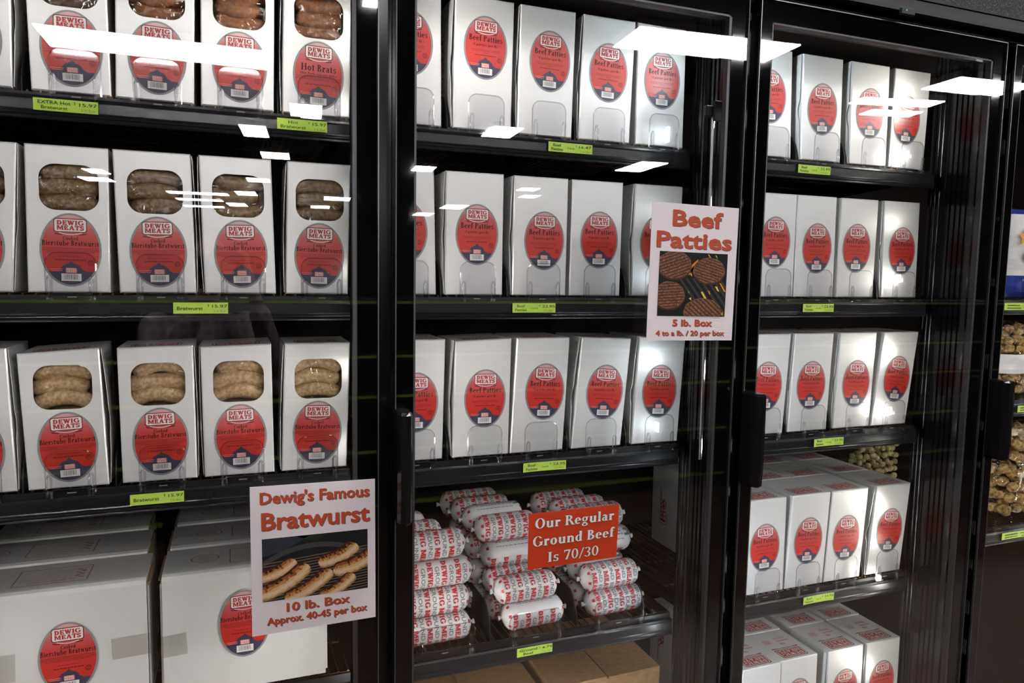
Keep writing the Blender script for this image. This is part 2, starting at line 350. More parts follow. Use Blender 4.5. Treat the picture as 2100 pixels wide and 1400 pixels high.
# ------------------------------------------------------------------ the oval product label, one mesh per product
LW, LH = .0465, .0625
def label_mesh(kind):
    mb = MB(); E = .00013
    F = lambda k: front(-k)
    mb.flat(oval(LW, LH), F(0), rimgrey)
    rx, rz = LW * .925, LH * .945
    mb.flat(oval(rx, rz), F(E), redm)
    # navy foot with a pointed dome
    foot = []
    zs = -.62 * rz
    a0 = math.asin(zs / rz)
    for i in range(17):
        t = pi - a0 + (2 * a0 + pi) * i / 16
        foot.append((rx * cos(t), rz * sin(t)))
    dome = [(.52 * rx, zs)] + [(.40 * rx * cos(radians(a)), zs + .24 * rz * sin(radians(a))) for a in (15, 40, 60, 75)] + [(.05 * rx, zs + .27 * rz), (0, zs + .31 * rz), (-.05 * rx, zs + .27 * rz)] + [(-.40 * rx * cos(radians(a)), zs + .24 * rz * sin(radians(a))) for a in (75, 60, 40, 15)] + [(-.52 * rx, zs)]
    mb.flat(foot + dome, F(2 * E), navy)
    # barcode
    mb.flat(rect(0, -.80 * LH + .0035, .0300, .0125), F(3 * E), white)
    x = -.011; r = random.Random(4)
    while x < .011:
        w = r.choice((.0004, .0007, .0011)); mb.flat(rect(x, -.80 * LH + .0042, w, .0085), F(4 * E), inkgrey); x += w + r.choice((.0005, .0008, .0012))
    mb.flat(rrect(.0165, .0085, .0015, 0, -.555 * LH), F(3 * E), coral)
    write(mb, serif('DEWIG'), 0, -.555 * LH + .0003, .0030, F(4 * E), white, .0140, 'w'); write(mb, serif('MEATS'), 0, -.555 * LH - .0035, .0030, F(4 * E), white, .0140, 'w')
    # maker's plate and ribbon
    logo(mb, F, 0, .665 * LH if kind != 'beef' else .655 * LH, .047, .0205, E * .6, base=2 * E)
    zr = .44 * LH
    rib = [(.034 * i / 8 - .017, zr + .0022 - .003 * sin(pi * i / 8)) for i in range(9)]
    mb.flat(rib + [(u, v - .0011) for u, v in reversed(rib)], F(3 * E), white)
    for s in (-1, 1): mb.flat([(s * .012, zr - .0012), (s * .024, zr + .0012), (s * .023, zr - .0012), (s * .012, zr - .0026)], F(3 * E), darkred)
    if kind == 'beef':
        write(mb, serif('Beef Patties'), 0, .20 * LH, .0112, F(2 * E), inkb, .071, 'w')
        write(mb, serif('(4 patties per lb.)'), 0, .045 * LH, .0050, F(2 * E), inkb, .056, 'w')
        lines = ((-.07, .062), (-.115, .058), (-.165, .012)); bold = ((-.24, .046),)
    elif kind == 'brat':
        write(mb, serif('Cooked'), 0, .27 * LH, .0062, F(2 * E), inkb, .023, 'w')
        write(mb, serif('Bierstube Bratwurst'), 0, .115 * LH, .0088, F(2 * E), inkb, .0855, 'w')
        lines = ((.05, .082), (.012, .084), (-.026, .084), (-.064, .07), (-.18, .036)); bold = ((-.27, .046),)
    else:
        write(mb, serif('Hot Brats'), 0, .12 * LH, .0125, F(2 * E), inkb, .064, 'w')
        write(mb, serif('(Hot Pork Sausage Links)'.replace('S', 's').replace('L', 'l')), 0, .0 * LH, .0048, F(2 * E), inkb, .068, 'w')
        lines = ((-.045, .083), (-.085, .08), (-.125, .084)); bold = ((-.27, .046),)
    rr = random.Random(7)
    for f_, w in lines:
        x = -w / 2
        while x < w / 2:
            q = min(rr.uniform(.002, .006), w / 2 - x); mb.flat(rect(x + q / 2, f_ * LH, q, .0009), F(2 * E), darkred); x += q + .0006
    for f_, w in bold:
        x = -w / 2
        while x < w / 2:
            q = min(rr.uniform(.003, .006), w / 2 - x); mb.flat(rect(x + q / 2, f_ * LH, q, .0018), F(2 * E), darkred); x += q + .0010
    # round stamp and small white print
    st = oval(.0050, .0050, 16, .030, -.34 * LH)
    for i in range(16):
        a, b = st[i], st[(i + 1) % 16]; c = (.030, -.34 * LH)
        sh = lambda p: (c[0] + (p[0] - c[0]) * .82, c[1] + (p[1] - c[1]) * .82)
        mb.flat([a, b, sh(b), sh(a)], F(2 * E), darkred)
    for dz in (0, -.0026, -.0052): mb.flat(rect(.030, -.34 * LH + .0026 + dz, .006, .0010), F(2 * E), darkred)
    for k, w in enumerate((.020, .016)): mb.flat(rect(-.0225 + k * .001, -.525 * LH - k * .0028, w, .0010), F(3 * E), coral)
    o = mb.build('label'); me = o.data; bpy.data.objects.remove(o); return me
LABEL = {k: label_mesh(k) for k in ('beef', 'brat', 'hot')}

def side_logo_mesh():
    mb = MB(); F = lambda k: (lambda u, v: (k, -v, u))     # plate stands upright on a side panel: u runs up, v runs back
    mb.flat(rrect(.124, .046, .011), F(0), darkred); mb.flat(rrect(.1205, .0425, .010), F(.00015), white)
    mb.flat(rrect(.108, .031, .006), F(.0003), crim)
    for t, v0 in (('DEWIG', .0012), ('MEATS', -.0142)):
        write(mb, sans(t, .01), 0, v0, .0115, F(.00045), white, .094, 'w')
    o = mb.build('side_logo'); me = o.data; bpy.data.objects.remove(o); return me
SIDELOGO = side_logo_mesh()
def top_logo_mesh(more):
    mb = MB(); F = lambda k: (lambda u, v: (-u, -v, k))      # printed to be read from the back
    logo(mb, F, 0, .0, .080, .036, .00015, brickred, filled=True)
    mb.flat([(-.043, -.0285), (-.02, -.026), (0, -.027), (.02, -.026), (.043, -.0285), (.043, -.024), (-.043, -.024)], F(.0001), darkred)
    if more:
        mb.flat(rect(.03, -.062, .022, .02), F(.0001), faintred); mb.flat(rect(-.022, -.060, .040, .007), F(.0001), faintred)
        mb.flat(rect(-.02, -.074, .036, .010), F(.0001), faintred); mb.flat(oval(.009, .005, 12, -.008, -.045), F(.0001), faintred)
    o = mb.build('top_logo'); me = o.data; bpy.data.objects.remove(o); return me
TOPLOGO = {False: top_logo_mesh(False), True: top_logo_mesh(True)}

# ------------------------------------------------------------------ setting
FX0, FX1 = -0.535, 2.60       # ends of the freezer run
mb = MB(); mb.box((-16, -40, -.1), (34, 1.2, 0), mat('brown_floor_boards', (.30, .17, .11), .45, .4))
add_noise(MATS['brown_floor_boards'], (.6, 7, 1), (.085, .043, .025), (.135, .070, .041), .3, .7)
struct(mb.build('floor'))
mb = MB(); mb.box((-16, -40, 4.62), (34, 1.2, 4.72), mat('black_ceiling_paint', (.005, .005, .0055), .9, .1)); struct(mb.build('ceiling'))
mb = MB(); mb.box((-16, -40.1, 0), (34, -40, 4.62), mat('dark_store_wall', (.006, .0055, .005), .9, .1)); struct(mb.build('wall_back'))
speck = add_noise(mat('black_speckled_panel', (.02, .02, .022), .5, .4), (1, 1, 1), (.008, .008, .009), (.16, .15, .165), .5, .78, bump=.4, nscale=260, detail=3)
mb = MB()
for x0, x1 in ((-16, -.9), (-.896, .3), (.304, 1.489), (1.495, 2.69), (2.696, 34)): mb.box((x0, -.012, 2.125), (x1, .10, 4.62), speck)
mb.box((-16, .0, 2.125), (34, .09, 4.62), blackm)
mb.box((-16, .02, 0), (FX0, .09, 2.125), blackm); mb.box((FX1, .02, 0), (34, .09, 2.125), blackm)
struct(mb.build('wall_front'))

# ------------------------------------------------------------------ freezer case
case = thing('freezer_case', 'long black upright freezer case standing behind the row of glass doors', 'freezer', (1.03, .4, 0))
def part(mb, name, root, smooth=False):
    o = mb.build(name, None, smooth); o.parent = root; o.matrix_parent_inverse = root.matrix_basis.inverted() if False else Matrix.Translation(-Vector(root.location)); return o
mb = MB(); mb.box((FX0, .80, .02), (FX1, .83, 2.12), darkin); part(mb, 'back_panel', case)
mb = MB(); mb.box((FX0, .095, 2.09), (FX1, .80, 2.12), darkin); part(mb, 'top_panel', case)
mb = MB(); mb.box((FX0, .10, .02), (FX1, .80, .06), darkin); part(mb, 'bottom_panel', case)
for x in (FX0, FX1 - .02):
    mb = MB(); mb.box((x, .10, .06), (x + .02, .80, 2.09), darkin); part(mb, 'end_panel', case)
mb = MB(); mb.box((FX0, -.012, .0), (FX1, .10, .19), blackp); part(mb, 'kick_plate', case)
hdr = mat('navy_black_header', (.018, .018, .022), .35, .4)
mb = MB()
mb.box((FX0, -.022, 2.093), (FX1, .10, 2.125), hdr); mb.box((FX0, -.026, 2.090), (FX1, -.020, 2.097), blackp); mb.box((FX0, -.0265, 2.120), (FX1, -.018, 2.1245), blackp)
mb.box((FX0, .036, 2.055), (FX1, .10, 2.093), darkin)
part(mb, 'header_rail', case)
for xx in (1.399, .62):
    mb = MB(); mb.rbox((xx - .022, -.030, 2.080), (xx + .022, -.020, 2.097), blackp, .003); o = part(mb, 'sensor', case)
    mb = MB(); mb.add([(xx - .006 + .0022 * cos(t * pi / 4), -.0305, 2.0905 + .0022 * sin(t * pi / 4)) for t in range(8)], [tuple(range(8))], mat('green_indicator_lamp', (.02, .2, .02), .4, .5, emit=(.05, .8, .05), es=.5)); q = mb.build('indicator_lamp', o); q.matrix_parent_inverse = Matrix()
ledlenses = [mat('led_lens_%d' % i, (.7, .7, .7), .3, .5, emit=LEDCOL[i], es=80 * BARS[i]) for i in range(5)]
for i, mx in enumerate(MULL):
    mb = MB()
    mb.box((mx - .015, .036, .19), (mx + .015, .052, 2.09), blackm)                 # face behind the door gap
    mb.box((mx - .013, .052, .19), (mx + .013, .145, 2.09), blackm)
    for s in (-1, 1):
        for y in (.083, .098, .113, .128): mb.box((mx + s * .013 - .0035, y - .0035, .19), (mx + s * .013 + .0035, y + .0035, 2.09), blackm)
        mb.tube([(mx + s * .0115, .147, .19), (mx + s * .0115, .147, 2.09)], .0045, blackm, 10)
    mb.box((mx - .010, .143, .19), (mx + .010, .195, 2.09), blackm)
    for s in (-1, 1):
        for y in (.160, .172, .184): mb.tube([(mx + s * .010, y, .19), (mx + s * .010, y, 2.09)], .0030, blackm, 8)
    mo = part(mb, 'mullion', case)
    for s in (-1, 1):
        if (i == 0 and s < 0) or (i == 4 and s > 0): continue
        mb = MB(); mb.box((mx + s * .0205 - .005, .037, .24), (mx + s * .0205 + .005, .064, 2.04), blackp)
        for z, wt_ in LEDS: mb.box((mx + s * .0272 - .002, .036, z - .020 * min(1, wt_)), (mx + s * .0272 + .002, .046, z + .020 * min(1, wt_)), ledlenses[i])
        q = mb.build('led_bar', mo); q.matrix_parent_inverse = Matrix()
def hold_open(mx):
    mb = MB(); mb.rbox((mx - .066, .034, 1.826), (mx - .022, .040, 1.868), blackp, .002); mb.rbox((mx - .082, .040, 1.835), (mx - .055, .052, 1.858), blackp, .002)
    o = part(mb, 'door_stay_bracket', case)
    for z in (1.838, 1.857):
        m2 = MB(); m2.tube([(mx - .030, .034, z), (mx - .030, .0325, z)], [.0042, .0034], screwm, 12); m2.tube([(mx - .030, .0326, z), (mx - .030, .0322, z)], .0015, blackp, 6)
        q = m2.build('screw', o); q.matrix_parent_inverse = Matrix()
    m3 = MB(); m3.tube([(mx - .060, .046, 1.836), (mx - .056, .048, 1.10)], .0035, silverln, 8); part(m3, 'door_stay_rod', case)
hold_open(MULL[2])

# ------------------------------------------------------------------ freezer doors
DOORTXT = ['glass freezer door with the bratwurst sign on its lower right corner', 'glass freezer door carrying the beef patties sign and the red ground beef sign',
           'glass freezer door without any sign, right of the beef patties sign', 'glass freezer door at the far right edge, in front of bagged food']
DZ0, DZ1 = .20, 2.075
for i in range(4):
    x0 = MULL[i] + .0145; x1 = MULL[i + 1] - .0145
    d = thing('freezer_door', DOORTXT[i], 'door', (x0, 0, DZ0))
    mb = MB(); mb.box((x0, 0, DZ0), (x1, .004, DZ1), glassm); part(mb, 'outer_pane', d)
    mb = MB(); mb.box((x0 + .030, .021, DZ0 + .04), (x1 - .030, .025, 2.037), glassm); part(mb, 'inner_pane', d)
    L_, R2_, B_, T_ = x0 + .034, x1 - .037, DZ0 + .045, 2.032
    mb = MB()
    for a, b in (((x0 + .0005, .0045, DZ0), (L_, .031, DZ1)), ((R2_, .0045, DZ0), (x1 - .0005, .031, DZ1)), ((L_, .0045, T_), (R2_, .031, DZ1)), ((L_, .0045, DZ0), (R2_, .031, B_))): mb.box(a, b, borderm)
    part(mb, 'black_border', d)
    mb = MB()
    for a, b in (((L_, .006, B_), (L_ + .004, .020, T_)), ((R2_ - .007, .006, B_), (R2_, .020, T_)), ((L_, .006, T_ - .004), (R2_, .020, T_)), ((L_, .006, B_), (R2_, .020, B_ + .005))): mb.box(a, b, alum)
    part(mb, 'spacer_bar', d)
    mb = MB()
    for a, b in (((x0, -.0012, DZ0), (x0 + .0018, .004, DZ1)), ((x1 - .0018, -.0012, DZ0), (x1, .004, DZ1)), ((x0, -.0012, DZ1 - .0018), (x1, .004, DZ1))): mb.box(a, b, silverln if i != 1 else alum)
    part(mb, 'edge_trim', d)
    # handle: a deep black blade bolted to the left border
    hx = x0 - .006
    prof = [(hx + .002, -.001), (hx + .002, -.040), (hx + .006, -.052), (hx + .014, -.056), (hx + .023, -.053), (hx + .028, -.044), (hx + .030, -.001)]
    def sc(k): return [(hx + .015 + (x - hx - .015) * k, y) for x, y in prof]
    mb = MB(); rings = []
    for z, k, sh in ((1.056, .8, .006), (1.060, 1, .002), (1.10, 1, 0), (1.21, 1, 0), (1.252, 1, .001), (1.257, .8, .005)):
        rings.append([(x, y + (sh if y < -.03 else 0), z) for x, y in sc(k)])
    mb.loft(rings, blackm); part(mb, 'handle', d)
    if i == 2:
        mb = MB(); mb.box((x0 + .01, .0005, .28), (x0 + .0101, .001, .281), blackm)

# ------------------------------------------------------------------ shelves
SHELFZ = {'A': (1.790, 1.7755), 'B': (1.455, 1.4390), 'C': (1.113, 1.0955), 'D': (.700, .6795), 'E': (.252, .2350)}
BAY = [(MULL[i] + .018, MULL[i + 1] - .042) for i in range(4)]
def rail_profile(y, zt):
    p = [(y + .012, zt + .004), (y + .003, zt + .004), (y + .001, zt), (y + .002, zt - .003)]
    p += [(y + .002, zt - .019), (y, zt - .021), (y + .002, zt - .0235), (y, zt - .026), (y + .002, zt - .0285), (y - .001, zt - .031), (y + .001, zt - .0335), (y + .012, zt - .0335)]
    return p
def stop_meshes():
    mb = MB(); w, h = .076, .0
    return mb
def shelf(bay, key, zdeck, zrail, cols, label, stop_y=.155, stoph=.068, stopw=.076, divs=None):
    x0, x1 = BAY[bay]
    root = thing('wire_shelf', label, 'shelf', ((x0 + x1) / 2, .45, zdeck))
    mb = MB(); n = int((x1 - x0) / .019)
    for k in range(n + 1):
        x = x0 + .004 + (x1 - x0 - .008) * k / n; mb.tube([(x, .166, zdeck - .0022), (x, .74, zdeck - .0022)], .0021, wirem, 5)
    for y in (.17, .30, .45, .60, .735): mb.tube([(x0, y, zdeck - .0068), (x1, y, zdeck - .0068)], .0026, wirem, 5)
    part(mb, 'wire_deck', root)
    mb = MB(); pr = rail_profile(.150, zrail)
    mb.loft([[(x0, y, z) for y, z in pr], [(x1, y, z) for y, z in pr]], railm)
    mb.box((x0, .1615, zrail - .02), (x1, .168, zdeck - .0045), blackp)
    part(mb, 'price_rail', root)
    for s, x in ((1, x0), (-1, x1)):
        mb = MB(); mb.add([(x, .17, zdeck - .004), (x + s * .003, .17, zdeck - .004), (x, .74, zdeck - .004), (x + s * .003, .74, zdeck - .004), (x, .17, zdeck - .025), (x + s * .003, .17, zdeck - .025), (x, .74, zdeck - .06), (x + s * .003, .74, zdeck - .06)],
                          [(0, 1, 3, 2), (4, 6, 7, 5), (0, 4, 5, 1), (2, 3, 7, 6), (0, 2, 6, 4), (1, 5, 7, 3)], blackp); part(mb, 'bracket', root)
    cols = sorted(cols)
    for c in cols:
        mb = MB(); F = lambda yy: (lambda u, v: (c + u, yy, v)); zb = zrail - .002; zt = zdeck + stoph; hh = zt - zb
        pl = rrect(stopw, hh, .018, 0, (zb + zt) / 2)
        pl = [(u, max(v, zb)) for u, v in pl]
        mb.loft([[(c + u, stop_y, v) for u, v in pl], [(c + u, stop_y + .0025, v) for u, v in pl]], acryl)
        rimp = [(c + u, stop_y + .001, v) for u, v in [(-stopw / 2, zb + .012)] + [p for p in reversed(pl) if p[1] > (zb + zt) / 2] + [(stopw / 2, zb + .012)]]
        rimp = [rimp[0]] + sorted(rimp[1:-1], key=lambda p: math.atan2(p[2] - (zb + zt) / 2, p[0] - c), reverse=True) + [rimp[-1]]
        mb.tube(rimp, .0013, acrylrib, 6)  # rim tube added so the stop's edges show bright highlight lines
        mo = part(mb, 'front_stop', root)
        for s in (-1, 1):
            m2 = MB(); xx = c + s * stopw * .42
            m2.tube([(xx - .0032, stop_y - .001, zrail - .004), (xx - .0032, stop_y - .004, zrail + .012), (xx - .0032, stop_y - .004, zdeck + .022), (xx - .0018, stop_y - .004, zdeck + .0265), (xx, stop_y - .004, zdeck + .028), (xx + .0018, stop_y - .004, zdeck + .0265), (xx + .0032, stop_y - .004, zdeck + .022), (xx + .0032, stop_y - .004, zrail + .012), (xx + .0032, stop_y - .001, zrail - .004)], .0021, acrylrib, 8)
            q = m2.build('rib', mo, True); q.matrix_parent_inverse = Matrix()
        # the moulded black track under the column
        m3 = MB(); m3.rbox((c - .030, .1605, zdeck - .0045), (c + .030, .166, zdeck - .001), blackp, .0015); m3.box((c - .007, .1602, zdeck - .0085), (c + .007, .1606, zdeck - .0065), mat('pale_track_mark', (.35, .33, .28), .5, .3)); part(m3, 'track_nose', root)
    mids = [(a + b) / 2 for a, b in zip(cols, cols[1:])] + (([cols[-1] + .071] if cols[-1] + .078 < x1 else []) + ([cols[0] - .071] if cols[0] - .078 > x0 else []) if cols else [])
    for xm in (mids if divs is None else divs):
        prof = [(.168, zdeck - .004)] + [(.168 + .055 * (1 - cos(t * pi / 12)), zdeck + .072 * sin(t * pi / 12)) for t in range(1, 7)] + [(.60, zdeck + .072), (.60, zdeck - .004)]
        mb = MB(); mb.loft([[(xm - .0010, y, z) for y, z in prof], [(xm + .0010, y, z) for y, z in prof]], blackp); part(mb, 'divider', root)
    return root

# ------------------------------------------------------------------ boxes
BW, BD, BH = .1245, .143, .2490
rnd = random.Random(11)
def carton_body(mb, dxl, dxr, dxtl, dxtr, h, window=None, dz=(0, 0)):
    """corner offsets of the front face; the box runs back along +y"""
    fl, fr, tl, tr = (dxl, 0), (dxr, 0), (dxtl, h + dz[0]), (dxtr, h + dz[1])
    e = .0022
    def pt(u, v, y):
        x = (1 - v) * ((1 - u) * fl[0] + u * fr[0]) + v * ((1 - u) * tl[0] + u * tr[0]); z = (1 - v) * 0 + v * ((1 - u) * tl[1] + u * tr[1]); return (x, y, z)
    eu = e / (dxr - dxl); ev = e / h
    def ring(i, y): return [pt(i * eu, i * ev, y), pt(1 - i * eu, i * ev, y), pt(1 - i * eu, 1 - i * ev, y), pt(i * eu, 1 - i * ev, y)]
    A, Bk = ring(1, 0), ring(0, BD)
    M_ = ring(0, e)
    mb.loft([M_, Bk], carton, False); mb.add(Bk, [(0, 1, 2, 3)], carton)
    if not window:
        mb.loft([A, M_], carton, False); mb.add(A, [(0, 1, 2, 3)], carton)
    else:
        mb.loft([A, M_], carton, False)
        cx, cz, w, hh = window
        hole = rrect(w, hh, .024, cx, cz, 6); n = len(hole)
        bm = bmesh.new(); vo = [bm.verts.new((p[0], p[2], 0)) for p in A]; vi = [bm.verts.new((p[0], p[1], 0)) for p in hole]
        eds = [bm.edges.new((vo[i], vo[(i + 1) % 4])) for i in range(4)] + [bm.edges.new((vi[i], vi[(i + 1) % n])) for i in range(n)]
        bmesh.ops.triangle_fill(bm, edges=eds, use_beauty=True)
        bm.verts.index_update(); vs = [(v.co.x, 0, v.co.y) for v in bm.verts]
        fs = []
        for f in bm.faces:
            c = f.calc_center_median()
            if all(((c.x - cx) / (w / 2)) ** 4 + ((c.y - cz) / (hh / 2)) ** 4 < .55 for _ in (0,)): continue
            fs.append(tuple(v.index for v in f.verts))
        mb.add(vs, fs, carton); bm.free()
        mb.loft([[(u, 0, v) for u, v in hole], [(u, .0012, v) for u, v in hole]], board_in, False)
        q = [pt(.03, .45, .05), pt(.97, .45, .05), pt(.97, .97, .05), pt(.03, .97, .05)]; mb.add(q, [(0, 1, 2, 3)], board_in)
def sausage(mb, x0, x1, zc, arch, r, yc, m, seed=0):
    R = random.Random(seed); pts = []; rr = []; n = 18
    for i in range(n + 1):
        t = i / n; x = x0 + (x1 - x0) * t; s = 2 * t - 1
        pts.append((x, yc + .004 * s * s, zc - arch * s * s + arch * .4)); k = math.sqrt(max(0, 1 - max(0, (abs(s) - .80) / .20) ** 2))
        rr.append(max(.0012, r * k * (1 + .05 * sin(9 * t + seed)) * R.uniform(.975, 1.025)))
    mb.tube(pts, rr, m, 16)
def box(name, label, group, xl, xlt, z, kind='beef', lab=(.5, .121), y=.168, w=BW, h=BH, top=False, side=None, flap=True, saus=None, bow=None, rz=0, more=False, win=(.52, .178), arch=.012, wide=0, dz=(0, 0), wt=None):
    xc = xl + w / 2
    root = thing(name, label, 'box', (xc, y, z), rz, group)
    dxl, dxr = -w / 2, w / 2; dxtl = dxl + (xlt - xl); dxtr = dxtl + (wt or w)
    mb = MB()
    if kind == 'beef': carton_body(mb, dxl, dxr, dxtl, dxtr, h, None, dz)
    else:
        f = win[1] / h; cx = dxl + (dxtl - dxl) * f + w * win[0]
        carton_body(mb, dxl, dxr, dxtl, dxtr, h, (cx, win[1], .089, .077), dz)
    mb.build('carton', root)
    f = lab[1] / h; roll = math.atan2(xlt - xl, h)
    lx = dxl + (dxtl - dxl) * f + w * lab[0]
    o = link('label', LABEL['beef' if kind == 'beef' else kind], root, (lx, -.0006, lab[1])); o.rotation_euler = (0, roll, 0)
    if kind != 'beef':
        sm = saus; asign = rnd.choice((1, 1, -1))
        for k in range(3):
            mb = MB(); zz = win[1] + (k - 1) * .0265
            sausage(mb, max(dxl + .006, cx - .060 + rnd.uniform(-.004, .022)), min(dxr - .006, cx + .060 + rnd.uniform(-.020, .004)) + min(0, dxtl - dxl), zz, arch * (rnd.uniform(.7, 1.6) if k != 1 else rnd.uniform(.5, 1.2)) * asign, .0150, .0185 + rnd.uniform(-.001, .002), sm, rnd.randrange(99))
            mb.build('sausage', root, True)
        mb = MB(); nx, nz = 10, 8; vs = []; R = random.Random(len(label) * 7 + int(xl * 1000))
        for j in range(nz + 1):
            for i in range(nx + 1): vs.append((cx - .047 + .094 * i / nx, .0022 + R.uniform(0, .0008), win[1] - .041 + .082 * j / nz))
        mb.add(vs, [(j * (nx + 1) + i, j * (nx + 1) + i + 1, (j + 1) * (nx + 1) + i + 1, (j + 1) * (nx + 1) + i) for j in range(nz) for i in range(nx)], film)
        mb.build('window_film', root, True)
    sd = side if side is not None else (1 if xc < -.02 else -1)
    # side flap tucked over the side, standing a little proud at the front edge
    b = bow if bow is not None else rnd.uniform(.002, .006)
    if b < .0006: flap = False; b = 0
    if flap:
        mb = MB(); n = 14; out = []; inn = []
        xe = lambda t: (dxr + (dxtr - dxr) * t) if sd > 0 else (dxl + (dxtl - dxl) * t)
        rings = []
        for i in range(n + 1):
            t = .012 + .976 * i / n; off = .0012 + b * sin(pi * t) ** .8
            yf = .0030 + (.006 if abs(t - .47) < .045 else 0)
            x = xe(t); rings.append([(x + sd * off, yf, t * h), (x + sd * (off + .0009), yf, t * h), (x + sd * (.0013 + off * .45), .085, t * h), (x + sd * .0008, .138, t * h), (x + sd * .0002, .138, t * h), (x + sd * (.0006 + off * .45), .085, t * h)])
        mb.loft(rings, carton); mb.build('side_flap', root)
    o = link('side_logo', SIDELOGO, root, ((dxr + dxtr) / 2 + .0 if sd > 0 else (dxl + dxtl) / 2, .080, h * .52))
    t = .52; o.location.x = (dxr + (dxtr - dxr) * t if sd > 0 else dxl + (dxtl - dxl) * t) + sd * (.0014 + b * .62 if flap else .0005)
    o.rotation_euler = (0, 0, 0 if sd > 0 else pi)
    if flap: o.rotation_euler.z += sd * b * 8
    if top:
        o = link('top_logo', TOPLOGO[more], root, ((dxtl + dxtr) / 2, .030, h + max(dz) + .0004))
        if dz[0] != dz[1]: o.rotation_euler = (0, -math.atan2(dz[1] - dz[0], w), 0); o.location.z = h + (dz[0] + dz[1]) / 2 + .0005
    return root
ORD = ['leftmost', 'second from left', 'third from left', 'fourth from left', 'fifth from left']

# ---- product boxes on the upper three shelves: name -> x of the lower left corner, of the upper left corner, label place
DOORW = {'L': 'left door', 'M': 'middle door', 'R': 'right door'}
ROWW = {'A': 'top', 'B': 'second', 'C': 'third', 'D': 'fourth', 'E': 'bottom'}
POS = {
 'AL': [(-.455, -.450), (-.305, -.3085), (-.181, -.175), (-.046, -.042), (.092, .097)],
 'BL': [(-.467, -.453), (-.322, -.319), (-.184, -.189), (-.046, -.052), (.0945, .1005)],
 'CL': [(-.474, -.481), (-.334, -.343), (-.189, -.192), (-.053, -.056), (.084, .092)],
 'AM': [(.273, .270), (.4205, .4235), (.559, .563), (.700, .707), (.8385, .8375)],
 'BM': [(.264, .258), (.407, .407), (.554, .555), (.688, .690), (.842, .845)],
 'CM': [(.280, .285), (.427, .431), (.556, .568), (.702, .722), (.854, .867)],
 'AR': [(1.147, 1.137), (1.302, 1.295), (1.453, 1.447), (1.586, 1.592)],
 'BR': [(1.175, 1.174), (1.303, 1.299), (1.438, 1.4395), (1.587, 1.581)],
 'CR': [(1.164, 1.177), (1.307, 1.316), (1.453, 1.462), (1.581, 1.609)],
 'DR': [(1.192, 1.190), (1.322, 1.334), (1.450, 1.464), (1.596, 1.617)],
}
LABPOS = {
 'AM': [(.49, .155), (.52, .163), (.55, .153), (.515, .145), (.52, .143)], 'BM': [(.5, .125), (.54, .124), (.57, .116), (.553, .122), (.51, .120)],
 'CM': [(.53, .121), (.548, .123), (.58, .132), (.56, .125), (.52, .121)], 'AR': [(.48, .139), (.50, .124), (.51, .128), (.42, .123)],
 'BR': [(.50, .132), (.53, .121), (.47, .125), (.535, .122)], 'CR': [(.50, .12), (.50, .1175), (.53, .116), (.55, .124)], 'DR': [(.48, .12), (.5, .122), (.5, .115), (.53, .118)],
}
def width(key, i):
    if key[1] != 'L': return BW
    return {'AL1': .1175, 'BL4': .1165}.get(key + str(i), BW - .001)
def gap_right(key, i):
    p = POS[key]
    if i < 0 or i + 1 >= len(p): return .012
    return min(p[i + 1][k] - p[i][k] - width(key, i) for k in (0, 1))
def gap_dividers(key):
    p = POS[key]; o = [(p[i][0] + width(key, i) + p[i + 1][0]) / 2 for i in range(len(p) - 1) if min(gap_right(key, i), p[i + 1][0] - p[i][0] - width(key, i) + .001) > .0140]
    return o
def limit_bow(b, key, i, side):
    g = gap_right(key, i) if side > 0 else gap_right(key, i - 1)
    return min(b, g / 2 - .0042)
def column_centres(key): return [a + BW / 2 for a, _ in POS[key]]
for row in 'ABC':
    zd = SHELFZ[row][0]
    for dk in 'LMR':
        key = row + dk; n = len(POS[key])
        for i, (xl, xlt) in enumerate(POS[key]):
            place = f'{ORD[i]} on the {ROWW[row]} shelf, {DOORW[dk]}'
            if dk == 'L':
                kind = 'hot' if row == 'A' else 'brat'
                lab = f"white window box of {'hot bratwurst' if row == 'A' else 'cooked bratwurst'}, {place}"
                sm = {'A': sausA2 if i <= 1 else sausA, 'B': sausB, 'C': sausC}[row]
                box('bratwurst_box', lab, f'bratwurst boxes on the {ROWW[row]} shelf behind the left door', xl, xlt, zd, kind, (.525, .0725), top=(row == 'C'), saus=sm,
                    dz={'C': [(0, 0), (-.010, -.002), (-.003, 0), (-.004, 0), (0, 0)][i]}.get(row, (0, 0)), side=(1 if i < 3 else -1), arch=.014 if row == 'C' else .006,
                    bow=limit_bow({'C': [.005, .006, .004, .009, .006][i]}.get(row, .003), key, i, 1 if i < 3 else -1), w=width(key, i), h=.2475)
            else:
                dz = {'CM': [(0, 0), (-.004, 0), (0, 0), (0, -.004), (0, -.008)]}.get(key, [(0, 0)] * 5)[i]
                cut = .013 if (dk == 'M' and i == 0) else 0
                lp = LABPOS[key][i]
                box('beef_patty_box', f'white beef patties box, {place}', f'beef patty boxes on the {ROWW[row]} shelf', xl + cut, xlt + cut, zd, 'beef', ((lp[0] * BW - cut) / (BW - cut), lp[1]), w=BW - cut, h=.250 if row != 'A' or dk == 'R' else .2605,
                    top=(row == 'C'), bow=limit_bow({'CM': [.004, .006, .004, .008, .005]}.get(key, [rnd.uniform(.002, .005) for _ in range(5)])[i], key, i, -1), dz=dz,
                    rz=0, y=.168 + rnd.uniform(0, .003))
POS['ER'] = [(1.200, 1.200), (1.3285, 1.325), (1.483, 1.482), (1.619, 1.617)]; EX = POS['ER']
